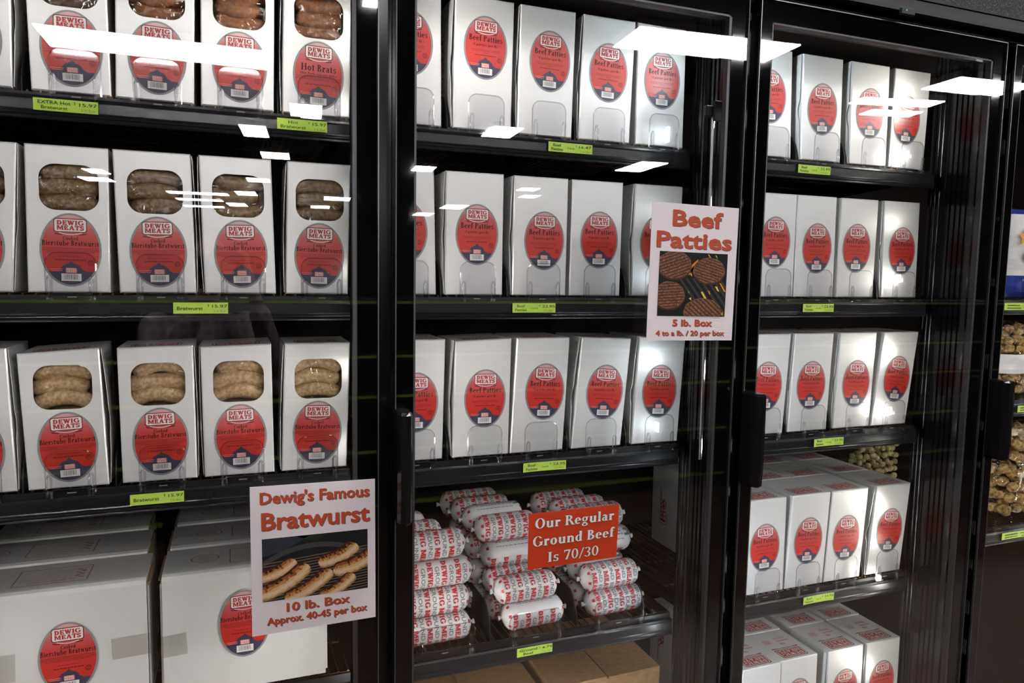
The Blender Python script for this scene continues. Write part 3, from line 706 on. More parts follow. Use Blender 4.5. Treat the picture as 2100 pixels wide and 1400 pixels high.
# fourth shelf behind the right door: four columns, three boxes deep; bottom shelf the same
DEEP = ['front', 'second', 'third']
for k in range(3):
    for i, (xl, xlt) in enumerate(POS['DR']):
        w = f'{DEEP[k]} in the {ORD[i]} column, fourth shelf, right door'
        box('beef_patty_box', f'white beef patties box, {w}', 'beef patty boxes on the fourth shelf', xl, xlt, SHELFZ['D'][0], 'beef', LABPOS['DR'][i], h=.245, y=.168 + k * .1455, top=True, more=False, bow=limit_bow([.004, .008, .003, .006][i] if k == 0 else .002, 'DR', i, -1))
    for i, (xl, xlt) in enumerate(EX):
        w = f'{DEEP[k]} in the {ORD[i]} column, bottom shelf, right door'
        box('beef_patty_box', f'white beef patties box, {w}', 'beef patty boxes on the bottom shelf', xl + (.002 if k else 0), xlt + (.003 if k else 0), SHELFZ['E'][0], 'beef', (.5, .130), h=.2495, y=.168 + k * .1475 + (i == 1) * .004, top=True, more=(k == 0), bow=limit_bow(.004 if k == 0 else .001, 'ER', i, -1))

# ---- shelves
cL = {'A': [-.393, -.256, -.122, .014, .152], 'B': [-.41, -.267, -.124, .013, .157], 'C': [-.41, -.258, -.127, .010, .151]}
BAYW = ['the left door', 'the middle door', 'the right door', 'the fourth door']
for row in 'ABC':
    for b, dk in enumerate('LMR'):
        cs = column_centres(row + dk)
        shelf(b, row, SHELFZ[row][0], SHELFZ[row][1], [c + .004 for c in cs], divs=gap_dividers(row + dk), label=f'black wire shelf with lime price tag, {ROWW[row]} from the top behind {BAYW[b]}')
shelf(0, 'D', .690, .660, [], 'black wire shelf under the large white cartons behind the left door')
shelf(1, 'D', .700, .6795, [.412, .622, .832], 'black wire shelf holding the ground beef chubs behind the middle door', stoph=.055, stopw=.13)
shelf(2, 'D', *SHELFZ['D'], column_centres('DR'), divs=gap_dividers('DR'), label='black wire shelf under the fourth row of boxes behind the right door')
shelf(1, 'E', .252, .235, [], 'black wire shelf under the brown cartons behind the middle door')
shelf(2, 'E', *SHELFZ['E'], [a + BW / 2 for a, _ in EX], divs=gap_dividers('ER'), label='bottom black wire shelf with white boxes behind the right door')
shelf(3, 'B', 1.455, 1.4425, [2.145, 2.29], 'black wire shelf under a blue topped bag behind the far right door', divs=[])
shelf(3, 'C', 1.163, 1.146, [2.17, 2.32], 'black wire shelf under a nugget bag behind the far right door', divs=[])
shelf(3, 'D', .785, .767, [2.10, 2.30], 'lower black wire shelf with bagged food behind the far right door', divs=[])

# ---- price tags
def price_tag(x, z, w, lines, price, small, label, mid=None):
    t = thing('price_tag', label, 'price tag', (x + w / 2, .1495, z - .010), group='lime green price tags')
    h = .0198; mb = MB(); c = .0
    n = 8; f = [(-w / 2 + w * i / n, -.0006 - .0022 * (abs(2 * i / n - 1)) ** 4 * (1 if mid else .35)) for i in range(n + 1)]
    mb.loft([[(a, b, -h / 2), (a, b, h / 2), (a, b + .0006, h / 2), (a, b + .0006, -h / 2)] for a, b in f], tagm); mb.build('card', t)
    kk_ = 1 if mid else .35
    F = lambda u, v: (u, -.0010 - .0022 * abs(2 * u / w) ** 4 * kk_, v)
    mb = MB()
    if not lines:        # print too blurred to read
        R = random.Random(int(z * 100))
        for v0, x0_, x1_ in ((.0030, -.40, .02), (-.0045, -.40, .06), (.0030, .16, .42), (-.0050, .20, .40)):
            u = x0_ * w
            while u < x1_ * w: q = R.uniform(.003, .007); mb.flat(rect(u + q / 2, v0, q, .0034 if R.random() < .6 else .0026), F, tagink); u += q + .0012
        mb.build('printed_text', t); return
    if len(lines) == 1: write(mb, sans(lines[0], .008), -w * .20, -.0036, .0066, F, tagink, w * .47, 'w')
    else:
        cx = -w * .18 if not mid else -w * .30; mw = w * .50 if not mid else w * .27
        k = [sans(l, .008)[2] for l in lines]; mx = max(k)
        for l, zz, kk in zip(lines, (.0012, -.0070), k): write(mb, sans(l, .008), cx, zz, .0058, F, tagink, mw * kk / mx, 'w')
    if mid: write(mb, sans(mid), .02 * w, -.0026, .0040, F, tagink, w * .17, 'w')
    px = .30 * w
    write(mb, sans(price, .008), px + .004, .0006, .0058, F, tagink, w * .28, 'w'); write(mb, sans('$', .004), px - w * .165, .0030, .0040, F, tagink)
    write(mb, sans(small), px + .004, -.0072, .0040, F, mat('pale_green_ink', (.20, .30, .06), .7, .2), w * .22, 'w')
    mb.build('printed_text', t)
TG = [
 (-.299, 1.7745, .094, ('EXTRA Hot', 'Bratwurst'), '15.97', '3 lb Box', 'lime price tag reading EXTRA Hot Bratwurst on the top left shelf edge', None),
 (.082, 1.776, .089, ('Hot', 'Bratwurst'), '15.97', '3 lb Box', 'lime price tag reading Hot Bratwurst at right end of the top left shelf', None),
 (-.098, 1.439, .091, ('Bratwurst',), '15.97', '3 lb Box', 'lime Bratwurst price tag on the second shelf behind the left door', None),
 (-.176, 1.096, .088, ('Bratwurst',), '15.97', '3 lb Box', 'lime Bratwurst price tag on the third shelf, above the large white cartons', None),
 (.621, 1.776, .102, ('Beef', 'Patties'), '16.47', '3 lb. Box', 'lime Beef Patties price tag on the top shelf behind the middle door', '4 to lb.'),
 (.547, 1.439, .098, ('Beef', 'Patties'), '23.95', '5 lb. Box', 'lime Beef Patties price tag on the second shelf behind the middle door', '4 to lb.'),
 (.578, 1.095, .101, ('Beef', 'Patties'), '23.95', '5 lb. Box', 'lime Beef Patties price tag above the ground beef chubs', '4 to lb.'),
 (.572, .679, .085, ('Ground', 'Beef'), '4.79', '1 lb. Chub', 'lime Ground Beef price tag under the chubs, above brown cartons', None),
 (1.276, 1.774, .099, ('Beef', 'Patties'), '23.95', '5 lb. Box', 'lime price tag on the top shelf behind the right door', '4 to lb.'),
 (1.313, 1.4385, .097, ('Beef', 'Patties'), '23.95', '5 lb. Box', 'lime price tag on the second shelf behind the right door', '4 to lb.'),
 (1.372, 1.0955, .096, ('Beef', 'Patties'), '23.95', '5 lb. Box', 'lime price tag on the third shelf behind the right door', '4 to lb.'),
 (1.366, .680, .101, ('Beef', 'Patties'), '23.95', '5 lb. Box', 'lime price tag on the fourth shelf behind the right door', '4 to lb.'),
 (2.03, 1.442, .12, (), '', '', 'lime price tag under the blue topped bag at the far right edge', None),
 (2.118, 1.145, .12, (), '', '', 'lime price tag at the far right edge, beside the door handle', None),
 (2.096, .767, .12, (), '', '', 'lowest lime price tag at the far right edge under a bag', None),
]
for a in TG: price_tag(*a)

# ---- large white cartons on the left
def big_carton(x, y, z, label, look):
    w, d, h = .295, .143, .240
    t = thing('bulk_carton', label, 'carton', (x + w / 2, y, z), group='large white bratwurst cartons'); hw = w / 2
    mb = MB(); pr = [(0, 0), (-.001, h * .5), (0, h - .010), (.004, h - .003), (.012, h - .0005), (d, h - .004), (d, 0)]
    mb.loft([[(-hw, a, b) for a, b in pr], [(hw, a, b) for a, b in pr]], carton); mb.build('carton', t)
    for s in (-1, 1):     # end flaps, a raw brown edge showing along the top
        mb = MB(); X0 = s * (hw + .0012); mb.loft([[(X0, .010, .004), (X0, .010, h - .016), (X0, d - .008, h - .014), (X0, d - .008, .004)], [(X0 + s * .0035, .010, .004), (X0 + s * .0030, .010, h - .018), (X0 + s * .002, d - .008, h - .016), (X0 + s * .003, d - .008, .004)]], carton)
        mb.build('end_flap', t)
        mb = MB(); mb.loft([[(X0 - s * .001, .014, h - .014), (X0 + s * .006, .016, h - .012), (X0 + s * .003, d - .012, h - .008), (X0 - s * .001, d - .012, h - .010)], [(X0 - s * .001, .014, h - .0125), (X0 + s * .006, .016, h - .0105), (X0 + s * .003, d - .012, h - .0065), (X0 - s * .001, d - .012, h - .0085)]], board_in); mb.build('flap_edge', t)
    mb = MB(); F = lambda u, v: (u, v, h - .0005 - (v - .012) * .0267 + .0006)
    cx, cy, ww, dd = -.012 if x < -.2 else .03, .073, .118, .078
    for a in (rect(cx, cy - dd / 2, ww, .0014), rect(cx, cy + dd / 2, ww, .0014), rect(cx - ww / 2, cy, .0014, dd), rect(cx + ww / 2, cy, .0014, dd)): mb.flat(a, F, brickred)
    R = random.Random(3)
    F2 = lambda u, v: F(2 * cx - u, 2 * cy - v)
    write(mb, sans('Safe Handling Instructions', .006), cx, cy + .0255, .0052, F2, brickred, .078, 'w')
    for k in range(9):
        v = cy + .019 - k * .0058; u = cx - .052
        while u < cx + .050:
            q = R.uniform(.003, .008); mb.flat(rect(u + q / 2, v, q, .0016), F2, faintred); u += q + .0014
            if k > 4 and u > cx + .02: break
    for k, (du, dv) in enumerate(((.040, .020), (.047, .012), (.040, .004), (.046, -.004), (.040, -.012), (.047, -.020))): mb.flat(rrect(.008, .0035, .0012, cx + du, cy + dv), F, brickred)
    ox = cx - .118 if x < -.2 else cx - .105; a = oval(.026, .021, 24, ox, cy)
    for i in range(24):
        p, q = a[i], a[(i + 1) % 24]; sh = lambda p: (ox + (p[0] - ox) * .93, cy + (p[1] - cy) * .93); mb.flat([p, q, sh(q), sh(p)], F, brickred)
    for k in range(5): mb.flat(rect(ox, cy - .011 + k * .0055, .036 - abs(k - 2) * .006, .0022), F, faintred)
    mb.build('top_print', t)
    if look:
        for lx, lz in look['label']:
            o = link('label', LABEL['brat'], t, (lx - x - hw, -.0018, lz - z)); o.scale = (1.02, 1, 1.07)
        for (tx, tz, tw, th, rot) in look['tape']:
            mb = MB(); mb.flat([(cos(rot) * u - sin(rot) * v, sin(rot) * u + cos(rot) * v) for u, v in rect(0, 0, tw, th)], lambda u, v: (u + tx - x - hw, -.0022, v + tz - z), tape); mb.build('tape', t)
    return t
for k in range(3):
    y = .168 + k * .149; nm = ['front', 'middle', 'rearmost'][k]
    big_carton(-.452 - k * .012, y, .691, f'large white carton with red print, {nm} of the left stack on the lower left shelf',
               {'label': [(-.284, .803)], 'tape': [(-.183, .808, .065, .040, .03), (-.39, .80, .05, .05, -.03)]} if k == 0 else None)
    big_carton(-.131 + k * .004, y, .691, f'large white carton with red print, {nm} of the stack behind the bratwurst sign',
               {'label': [(.012, .820)], 'tape': [(-.112, .797, .044, .042, .06)]} if k == 0 else None)

# ---- ground beef chubs
CR_, CL_ = .0305, .152
def chub_meshes():
    mb = MB(); prof = []; n = 28
    xs = [(-.5 * CL_ - .001, .0050), (-.5 * CL_ + .003, .0125), (-.5 * CL_ + .008, .0225), (-.5 * CL_ + .013, .0275), (-.5 * CL_ + .020, CR_)]
    pr = xs + [(-.2 * CL_, CR_ * 1.012), (0, CR_ * 1.015), (.2 * CL_, CR_ * 1.012)] + [(-a, r) for a, r in reversed(xs)]
    rings = []
    for a, r in pr:
        rings.append([(a, r * (1 + (.06 * cos(7 * t) if r < .024 else 0)) * cos(2 * pi * k / n), r * (1 + (.06 * cos(7 * 2 * pi * k / n) if r < .024 else 0)) * sin(2 * pi * k / n)) for k in range(n) for t in (2 * pi * k / n,)])
    mb.loft(rings, casing); a = mb.build('casing', None, True)
    mb = MB()
    F = lambda k: (lambda u, v: (v, (CR_ * 1.015 + k) * cos(u / CR_), (CR_ * 1.015 + k) * sin(u / CR_)))
    c = 2 * pi * CR_
    i = 0; x = -.060
    while x < .058:
        if i % 2 == 0: [write(mb, serif('DEWIG MEATS'), .36 * c + du * .0005, x - .0005 + dv * .0004, .0105, F(.0008), crim, .60 * c, 'w', off=1e-6 + q * 1.3e-4) for q, (du, dv) in enumerate(((-1, -1), (1, 1), (-1, 1), (1, -1)))]
        else: write(mb, sans('GROUND BEEF', .012), .36 * c + .008, x + .0005, .0092, F(.0008), inkgrey, .56 * c, 'w')
        if i % 2: mb.flat([(.06 * c, x - .0018), (.20 * c, x - .0018), (.20 * c, x - .0012), (.06 * c, x - .0012)], F(.0010), crim)
        x += .0155; i += 1
    R = random.Random(2)
    for k, (u0, h) in enumerate(((.78, .0030), (.83, .0022), (.87, .0022), (.93, .0016))):
        x = -.045
        while x < .04:
            q = R.uniform(.004, .010); mb.flat([(u0 * c, x), (u0 * c + h, x), (u0 * c + h, x + q), (u0 * c, x + q)], F(.0008), inkgrey); x += q + .002
    mb.flat([(.80 * c, .048), (.90 * c, .048), (.90 * c, .062), (.80 * c, .062)], F(.0008), inkgrey)
    for s in (-1, 1):
        for k in range(14): 
            t = 2 * pi * k / 14; p = lambda r, x, tt: (s * x, r * cos(tt), r * sin(tt))
            if k % 2: mb.add([p(.0235, .5 * CL_ - .0078, t - .12), p(.0235, .5 * CL_ - .0078, t + .12), p(.0282, .5 * CL_ - .0130, t + .14), p(.0282, .5 * CL_ - .0130, t - .14)], [(0, 1, 2, 3)], crim)
    b = mb.build('printed_text')
    mb = MB(); mb.tube([(0, 0, 0), (.002, 0, 0), (.004, 0, 0), (.0085, 0, .001)], [.0046, .0035, .0044, .0062], casing, 8); mb.tube([(.0018, -.004, 0), (.0018, .004, 0)], .0017, screwm, 6); d = mb.build('end_clip', None, True)
    out = (a.data, b.data, d.data)
    for o in (a, b, d): bpy.data.objects.remove(o)
    return out
CM_ = chub_meshes()
def chub(x, y, z, rz, spin, label):
    t = thing('ground_beef_chub', label, 'ground beef', (x, y, z), rz, 'ground beef chubs')
    for nm, me in zip(('casing', 'printed_text'), CM_):
        o = link(nm, me, t); o.rotation_euler = (spin, 0, 0)
    for s in (-1, 1):
        o = link('end_clip', CM_[2], t, (s * (CL_ / 2 + .0005), 0, 0)); o.rotation_euler = (spin, 0, 0 if s > 0 else pi)
Z0 = .700 + CR_ * 1.015
DZ = .0620
def zz(k): return Z0 + k * DZ
TIER = ['bottom', 'second from bottom', 'third from bottom', 'top']
stackL = [(.405, .202, 0, .02, .35), (.400, .204, 1, .02, 1.0), (.405, .203, 2, .02, 1.6), (.390, .205, 3, .02, .7)]
for x, y, k, rz, sp in stackL: chub(x, y, zz(k), rz, sp, f'ground beef chub, {TIER[k]} of the front left stack beside the door edge')
for j, (x, y, k, sp) in enumerate([(.355, .267, 3, .9), (.335, .330, 3, 4.0)]): chub(x, y, zz(k) + .003, .02, sp, f"ground beef chub lying {'just' if j == 0 else 'farther'} behind the top of the front left stack")
for x, y, k in ((.36, .267, 2), (.36, .267, 1), (.36, .267, 0), (.345, .330, 2), (.345, .330, 1), (.345, .330, 0)): chub(x, y, zz(k), .02, 3.0, f'ground beef chub low in the left stack, {TIER[k]}, row {"second" if y < .3 else "third"} from front')
for x, y, k, rz, sp in [(.630, .203, 0, .05, 2.3), (.612, .205, 1, .04, .55)]: chub(x, y, zz(k), rz, sp, f"ground beef chub, {'lowest, blank side up,' if k == 0 else 'second'} at front of the centre stack")
for x, y, k, sp, w in [(.610, .267, 0, .9, 'lowest, behind the front centre chub'), (.606, .268, 1, 1.1, 'behind the two front centre chubs'), (.600, .268, 2, 2.75, 'with grey small print, left of the red sign'), (.585, .267, 3, 1.25, 'on top, touching the upper left of the red sign'),
                       (.575, .330, 3, 2.6, 'plain white, second row on top of the centre stack'), (.565, .393, 3, .8, 'third row on top of the centre stack'), (.555, .456, 3, 1.1, 'rearmost on top of the centre stack')]:
    chub(x, y, zz(k) + (.004 if k == 3 and y > .3 else 0), .03, sp, f'ground beef chub {w}')
for y in (.330, .393, .456):
    for k in range(3): chub(.58, y, zz(k), .03, 3.0 + k, f'ground beef chub inside the centre stack, {TIER[k]}, {["third", "fourth", "fifth"][int((y - .32) / .06)]} row')
for x, y, k, rz, sp, w in [(.838, .203, 0, .05, 1.15, 'lowest at front of the right stack'), (.826, .205, 1, .05, .1, 'second tier at front of the right stack'), (.822, .267, 0, .03, 3, 'lowest, second row of the right stack'), (.822, .267, 1, .03, 3, 'second tier, second row of the right stack'), (.838, .267, 2, .03, 3.3, 'silvery, right of the red sign, lower one'), (.815, .267, 3, .03, 1.0, 'right of the red sign, upper one'),
                             (.800, .330, 3, .03, .9, 'behind the upper part of the red sign'), (.775, .393, 3, .03, .8, 'rearmost above the red sign'), (.79, .330, 2, .03, 3, 'inside the right stack, third tier, third row'), (.79, .330, 1, .03, 3, 'inside the right stack, second tier, third row'), (.79, .330, 0, .03, 3, 'inside the right stack, lowest, third row'), (.775, .393, 2, .03, 3, 'inside the right stack, third tier, rear row'), (.775, .393, 1, .03, 3, 'inside the right stack, second tier, rear row'), (.775, .393, 0, .03, 3, 'inside the right stack, lowest, rear row')]:
    chub(x, y, zz(k), rz, sp, f'ground beef chub {w}')

# ---- brown cartons under the chubs
def brown_carton(x0, x1, y, d, h, label, tilt=0):
    t = thing('brown_carton', label, 'carton', ((x0 + x1) / 2, y, .252), group='brown cartons'); hw = (x1 - x0) / 2
    mb = MB(); mb.rbox((-hw, 0, 0), (hw, d, h), kraft, .004); mb.build('carton', t)
    for s, n in ((-1, 'left'), (1, 'right')):
        mb = MB(); a, b = (-hw + .001, -.003) if s < 0 else (.003, hw - .001)
        mb.loft([[(a, .002, h + .0006), (b, .002, h + .0006), (b, d - .002, h + .0006), (a, d - .002, h + .0006)], [(a, .002, h + .0040), (b, .002, h + .0060), (b, d - .002, h + .0060), (a, d - .002, h + .0040)]], kraft); mb.build('top_flap', t)
    return t
brown_carton(.700, 1.000, .235, .30, .258, 'brown corrugated carton with two top flaps, under the ground beef price tag')
brown_carton(.315, .680, .215, .30, .246, 'brown corrugated carton at lower left of the middle door, under the left chub stack')

# ---- signs taped to the glass
def clip_rect(poly, x0, z0, x1, z1):
    def cut(p, ins, inter):
        o = []
        for i in range(len(p)):
            a, b = p[i - 1], p[i]
            if ins(b):
                if not ins(a): o.append(inter(a, b))
                o.append(b)
            elif ins(a): o.append(inter(a, b))
        return o
    ix = lambda X: (lambda a, b: (X, a[1] + (b[1] - a[1]) * (X - a[0]) / (b[0] - a[0])))
    iz = lambda Z: (lambda a, b: (a[0] + (b[0] - a[0]) * (Z - a[1]) / (b[1] - a[1]), Z))
    for ins, it in ((lambda p: p[0] >= x0, ix(x0)), (lambda p: p[0] <= x1, ix(x1)), (lambda p: p[1] >= z0, iz(z0)), (lambda p: p[1] <= z1, iz(z1))):
        if poly: poly = cut(poly, ins, it)
    return poly
class Sign:
    def __init__(s, label, corners, paper, y=-.0020):
        (s.bl, s.br, s.tl, s.tr) = [Vector((a, 0, b)) for a, b in corners]; s.y = y
        s.root = thing('paper_sign', label, 'sign', ((s.bl.x + s.br.x) / 2, y, s.bl.z))
        s.W = (s.br - s.bl).length; s.H = (s.tl - s.bl).length
        mb = MB(); f = lambda k: [s.P(0, 1, k), s.P(1, 1, k), s.P(1, 0, k), s.P(0, 0, k)]
        mb.loft([f(.0), f(-.0010)], paper); mb.build('paper', s.root)
    def P(s, u, v, k=0):     # u from the left edge, v from the top edge, both 0..1
        q = (s.tl * (1 - u) + s.tr * u) * (1 - v) + (s.bl * (1 - u) + s.br * u) * v
        return (q.x - s.root.location.x, k, q.z - s.root.location.z)
    def F(s, k): return lambda u, v: s.P(u, v, -k)
    def text(s, mb, t, g, u0, u1, v0, v1, m, sh=None, k=.0013, dx=.007, dv=.005):
        b = (v1 - v0) * .027
        for q, a in enumerate((0, 45, 90, 135, 180, 225, 270, 315)):
            of = 1e-6 + q * 2e-5
            du, dw = b * .8 * cos(radians(a)), b * sin(radians(a))
            if sh: s._w(mb, g, u0 + dx + du, u1 + dx + du, v0 + dv + dw, v1 + dv + dw, sh, k - .0002, of)
            s._w(mb, g, u0 + du, u1 + du, v0 + dw, v1 + dw, m, k, of)
    def _w(s, mb, g, u0, u1, v0, v1, m, k, off=0.0):
        F = s.F(k); mb.geo(g, lambda a, b: F(u0 + (u1 - u0) * a / g[2], v1 + (v0 - v1) * b / g[3]), m, off)
sg = Sign("white paper sign reading Dewig's Famous Bratwurst with a photo of grilled sausages", [(.0225, .8735), (.2335, .876), (.0222, 1.1355), (.2325, 1.132)], posterw)
mb = MB(); cap_ = False
for t, u0, u1, v0, v1 in (("Dewig's Famous", .075, .95, .040, .118), ('Bratwurst', .085, .95, .175, .292), ('10 lb. Box', .27, .78, .803, .862), ('Approx. 40-45 per box', .115, .925, .888, .938)):
    if v0 > .5 and len(mb.v) and not cap_: mb.build('headline_text', sg.root); mb = MB(); cap_ = True
    sg.text(mb, t, sans(t, .012), u0, u1, v0, v1, postertext, postershadow)
mb.build('caption_text', sg.root)
class Pic:
    def __init__(s, sign, u0, v0, u1, v1, asp): s.s = sign; s.b = (u0, v0, u1, v1); s.mb = MB(); s.asp = asp; s.k = .0013
    def poly(s, pts, m):
        p = clip_rect([(a, b) for a, b in pts], 0, 0, 1, 1)
        if len(p) < 3: return
        u0, v0, u1, v1 = s.b; F = s.s.F(s.k)
        s.mb.flat([(u0 + (u1 - u0) * a, v0 + (v1 - v0) * b) for a, b in p], F, m)
    def up(s): s.k += .00004
pm = lambda n, c: mat(n, c, .6, .15)
P = Pic(sg, .085, .352, .935, .778, 1.43)
P.poly(rect(.5, .5, 1, 1), pm('photo_black', (.012, .012, .014))); P.up()
P.poly([(0, 0), (.45, 0), (.2, .22), (0, .28)], pm('photo_slate', (.03, .035, .045))); P.poly([(.3, 0), (.62, 0), (.5, .12)], pm('photo_dark_green', (.015, .03, .012))); P.up()
rim = [(.5 + .78 * cos(t), 1.15 - 1.02 * sin(t)) for t in [radians(a) for a in range(20, 165, 6)]]
rim2 = [(.5 + .74 * cos(t), 1.17 - .96 * sin(t)) for t in [radians(a) for a in range(20, 165, 6)]]
for i in range(len(rim) - 1): P.poly([rim[i], rim[i + 1], rim2[i + 1], rim2[i]], pm('photo_rim_grey', (.055, .05, .05)))
P.up()
for k in range(26):
    v = .30 + k * .045; P.poly([(-.05, v + .10), (1.05, v - .04), (1.05, v - .025), (-.05, v + .115)], pm('photo_grate_brown', (.16, .11, .065)))
P.up()
PB = [pm('photo_char', (.05, .018, .008)), pm('photo_sear_brown', (.26, .09, .025)), pm('photo_amber', (.50, .24, .07)), pm('photo_tan', (.62, .40, .20)), pm('photo_pale_tan', (.68, .50, .33)), pm('photo_tan', (.62, .40, .20)), pm('photo_under_brown', (.34, .19, .07))]
def psaus(x0, y0, x1, y1, bend, r, seed, tail=False):
    R = random.Random(seed); n = 36; sp = []
    dx, dy = (x1 - x0) * P.asp, (y1 - y0); L = math.hypot(dx, dy); nx, ny = -dy / L, dx / L
    for i in range(n + 1):
        t = .5 - .5 * cos(pi * i / n) if i not in (0, n) else i / n; o_ = bend * (1 - (2 * t - 1) ** 2)
        sp.append(((x0 * P.asp + dx * t + nx * o_), y0 + dy * t + ny * o_, r * (1 - max(0, (abs(2 * t - 1) - .72) / .28) ** 2.6) ** .5))
    cuts = [-1, -.74, -.42, -.06, .22, .52, .80, 1.0]
    def pt(i, w):
        x, y, q = sp[i]; a = sp[max(0, i - 1)]; b = sp[min(n, i + 1)]; tx, ty = b[0] - a[0], b[1] - a[1]; l = math.hypot(tx, ty); return ((x - ty / l * -q * w * -1) / P.asp if False else (x + (-ty / l) * q * w) / P.asp, y + (tx / l) * q * w)
    jit = [[c + (R.uniform(-.10, .10) if 0 < j < 7 else 0) for i in range(n + 1)] for j, c in enumerate(cuts)]
    for i in range(n):
        for j in range(7):
            m = PB[j]
            if j == 1 and R.random() < .35: m = PB[0]
            if j == 2 and R.random() < .25: m = PB[1]
            P.poly([pt(i, jit[j][i]), pt(i + 1, jit[j][i + 1]), pt(i + 1, jit[j + 1][i + 1]), pt(i, jit[j + 1][i])], m)
    P.up()
psaus(.52, .46, .885, .22, .06, .115, 1); psaus(.66, .62, 1.08, .36, .07, .125, 2); psaus(-.06, .60, .295, .37, .06, .105, 3)
psaus(-.10, .90, .415, .47, .08, .125, 4); psaus(.20, .99, .635, .60, .06, .115, 5); psaus(.52, 1.03, .855, .72, .05, .10, 6)
P.mb.build('printed_photo', sg.root)

sb = Sign('white paper sign reading Beef Patties with a photo of patties on a grill', [(.7800, 1.3705), (.9885, 1.3675), (.7835, 1.648), (.9925, 1.644)], posterw)
mb = MB(); cap_ = False
for t, u0, u1, v0, v1 in (('Beef', .235, .81, .043, .158), ('Patties', .065, .93, .200, .316), ('5 lb. Box', .285, .745, .842, .892), ('4 to a lb. / 20 per box', .10, .90, .925, .963)):
    if v0 > .5 and len(mb.v) and not cap_: mb.build('headline_text', sb.root); mb = MB(); cap_ = True
    sb.text(mb, t, sans(t, .016), u0, u1, v0, v1, postertext, postershadow)
mb.build('caption_text', sb.root)
P = Pic(sb, .105, .348, .895, .820, 0.80)
P.poly(rect(.5, .5, 1, 1), pm('photo_black', (.012, .012, .014))); P.up()
for k in range(9):
    x = .28 + k * .1; P.poly([(x, .40), (x + .035, .40), (x + .50, 1.05), (x + .44, 1.05)], pm('photo_grate_grey', (.045, .040, .038)))
P.up()
beef = add_noise(mat('photo_patty_brown', (.2, .09, .05), .5, .3), (1, 1, 1), (.075, .03, .016), (.27, .125, .07), .35, .65, nscale=320, detail=3)
beef2 = pm('photo_patty_edge', (.07, .028, .014))
fl = [pm('photo_flame_yellow', (.75, .55, .10)), pm('photo_flame_orange', (.65, .25, .03))]
for a, c in (([(.44, .24), (.50, .16), (.565, .10), (.53, .22), (.46, .33), (.43, .36)], 1), ([(.45, .28), (.50, .20), (.51, .24), (.46, .34)], 0), ([(.45, .33), (.47, .30), (.48, .38)], 0),
             ([(.70, .02), (.72, .02), (.76, .09), (.74, .09)], 1), ([(.81, .03), (.83, .03), (.85, .09)], 0), ([(.62, .61), (.65, .61), (.71, .71), (.68, .72)], 0), ([(.72, .58), (.75, .60), (.77, .65), (.75, .64)], 1), ([(.83, .52), (.86, .52), (.90, .60), (.87, .59)], 0), ([(.89, .46), (.92, .47), (1, .60), (.97, .60)], 1), ([(.45, .72), (.48, .70), (.49, .75)], 0), ([(.43, .60), (.45, .62), (.45, .64)], 0), ([(.93, .95), (.97, .92), (.97, .99)], 1)):
    P.poly(a, fl[c])
P.up()
def patty(cx, cy, rx, ry, ang):
    P.poly([(cx + rx * 1.03 * cos(t), cy + .02 + ry * 1.05 * sin(t)) for t in [2 * pi * i / 40 for i in range(40)]], beef2); P.up()
    P.poly([(cx + rx * (1 + .02 * sin(9 * t)) * cos(t), cy + ry * (1 + .02 * cos(7 * t)) * sin(t)) for t in [2 * pi * i / 48 for i in range(48)]], beef); P.up()
    ca, sa = cos(ang), sin(ang)
    for k in range(-4, 5):
        d = k * .21; hl = math.sqrt(max(0, .92 - d * d)); q = []
        for s, w in ((-1, -1), (1, -1), (1, 1), (-1, 1)):
            a_, b_ = s * hl, d + w * .035; q.append((cx + rx * (a_ * ca - b_ * sa), cy + ry * (a_ * sa + b_ * ca)))
        P.poly(q, beef2)
    P.up()
patty(.22, .20, .245, .21, -.45); patty(.73, .27, .235, .20, .35); patty(.16, .67, .225, .21, -.1); patty(.66, .92, .28, .21, .9)
P.mb.build('printed_photo', sb.root)

sr = Sign('red sign with white lettering reading Our Regular Ground Beef Is 70/30', [(.5305, .9245), (.7265, .926), (.5310, 1.0365), (.7300, 1.0365)], signred)
mb = MB()
for t, u0, u1, v0, v1 in (('Our Regular', .065, .945, .095, .275), ('Ground Beef', .045, .955, .415, .595), ('Is 70/30', .21, .785, .725, .905)):
    g = serif(t)
    for q, (dx, dv) in enumerate(((-.003, 0), (.003, 0), (0, -.006), (0, .006), (.004, .007))): sr._w(mb, g, u0 + dx, u1 + dx, v0 + dv, v1 + dv, mat('dark_outline_ink', (.05, .012, .01), .5, .3), .0012, 1e-6 + q * 1.2e-4)
    for q, dx in enumerate((-.0012, .0012)): sr._w(mb, g, u0 + dx, u1 + dx, v0, v1, white, .0020, 1e-6 + q * 1.2e-4)
mb.build('printed_text', sr.root)

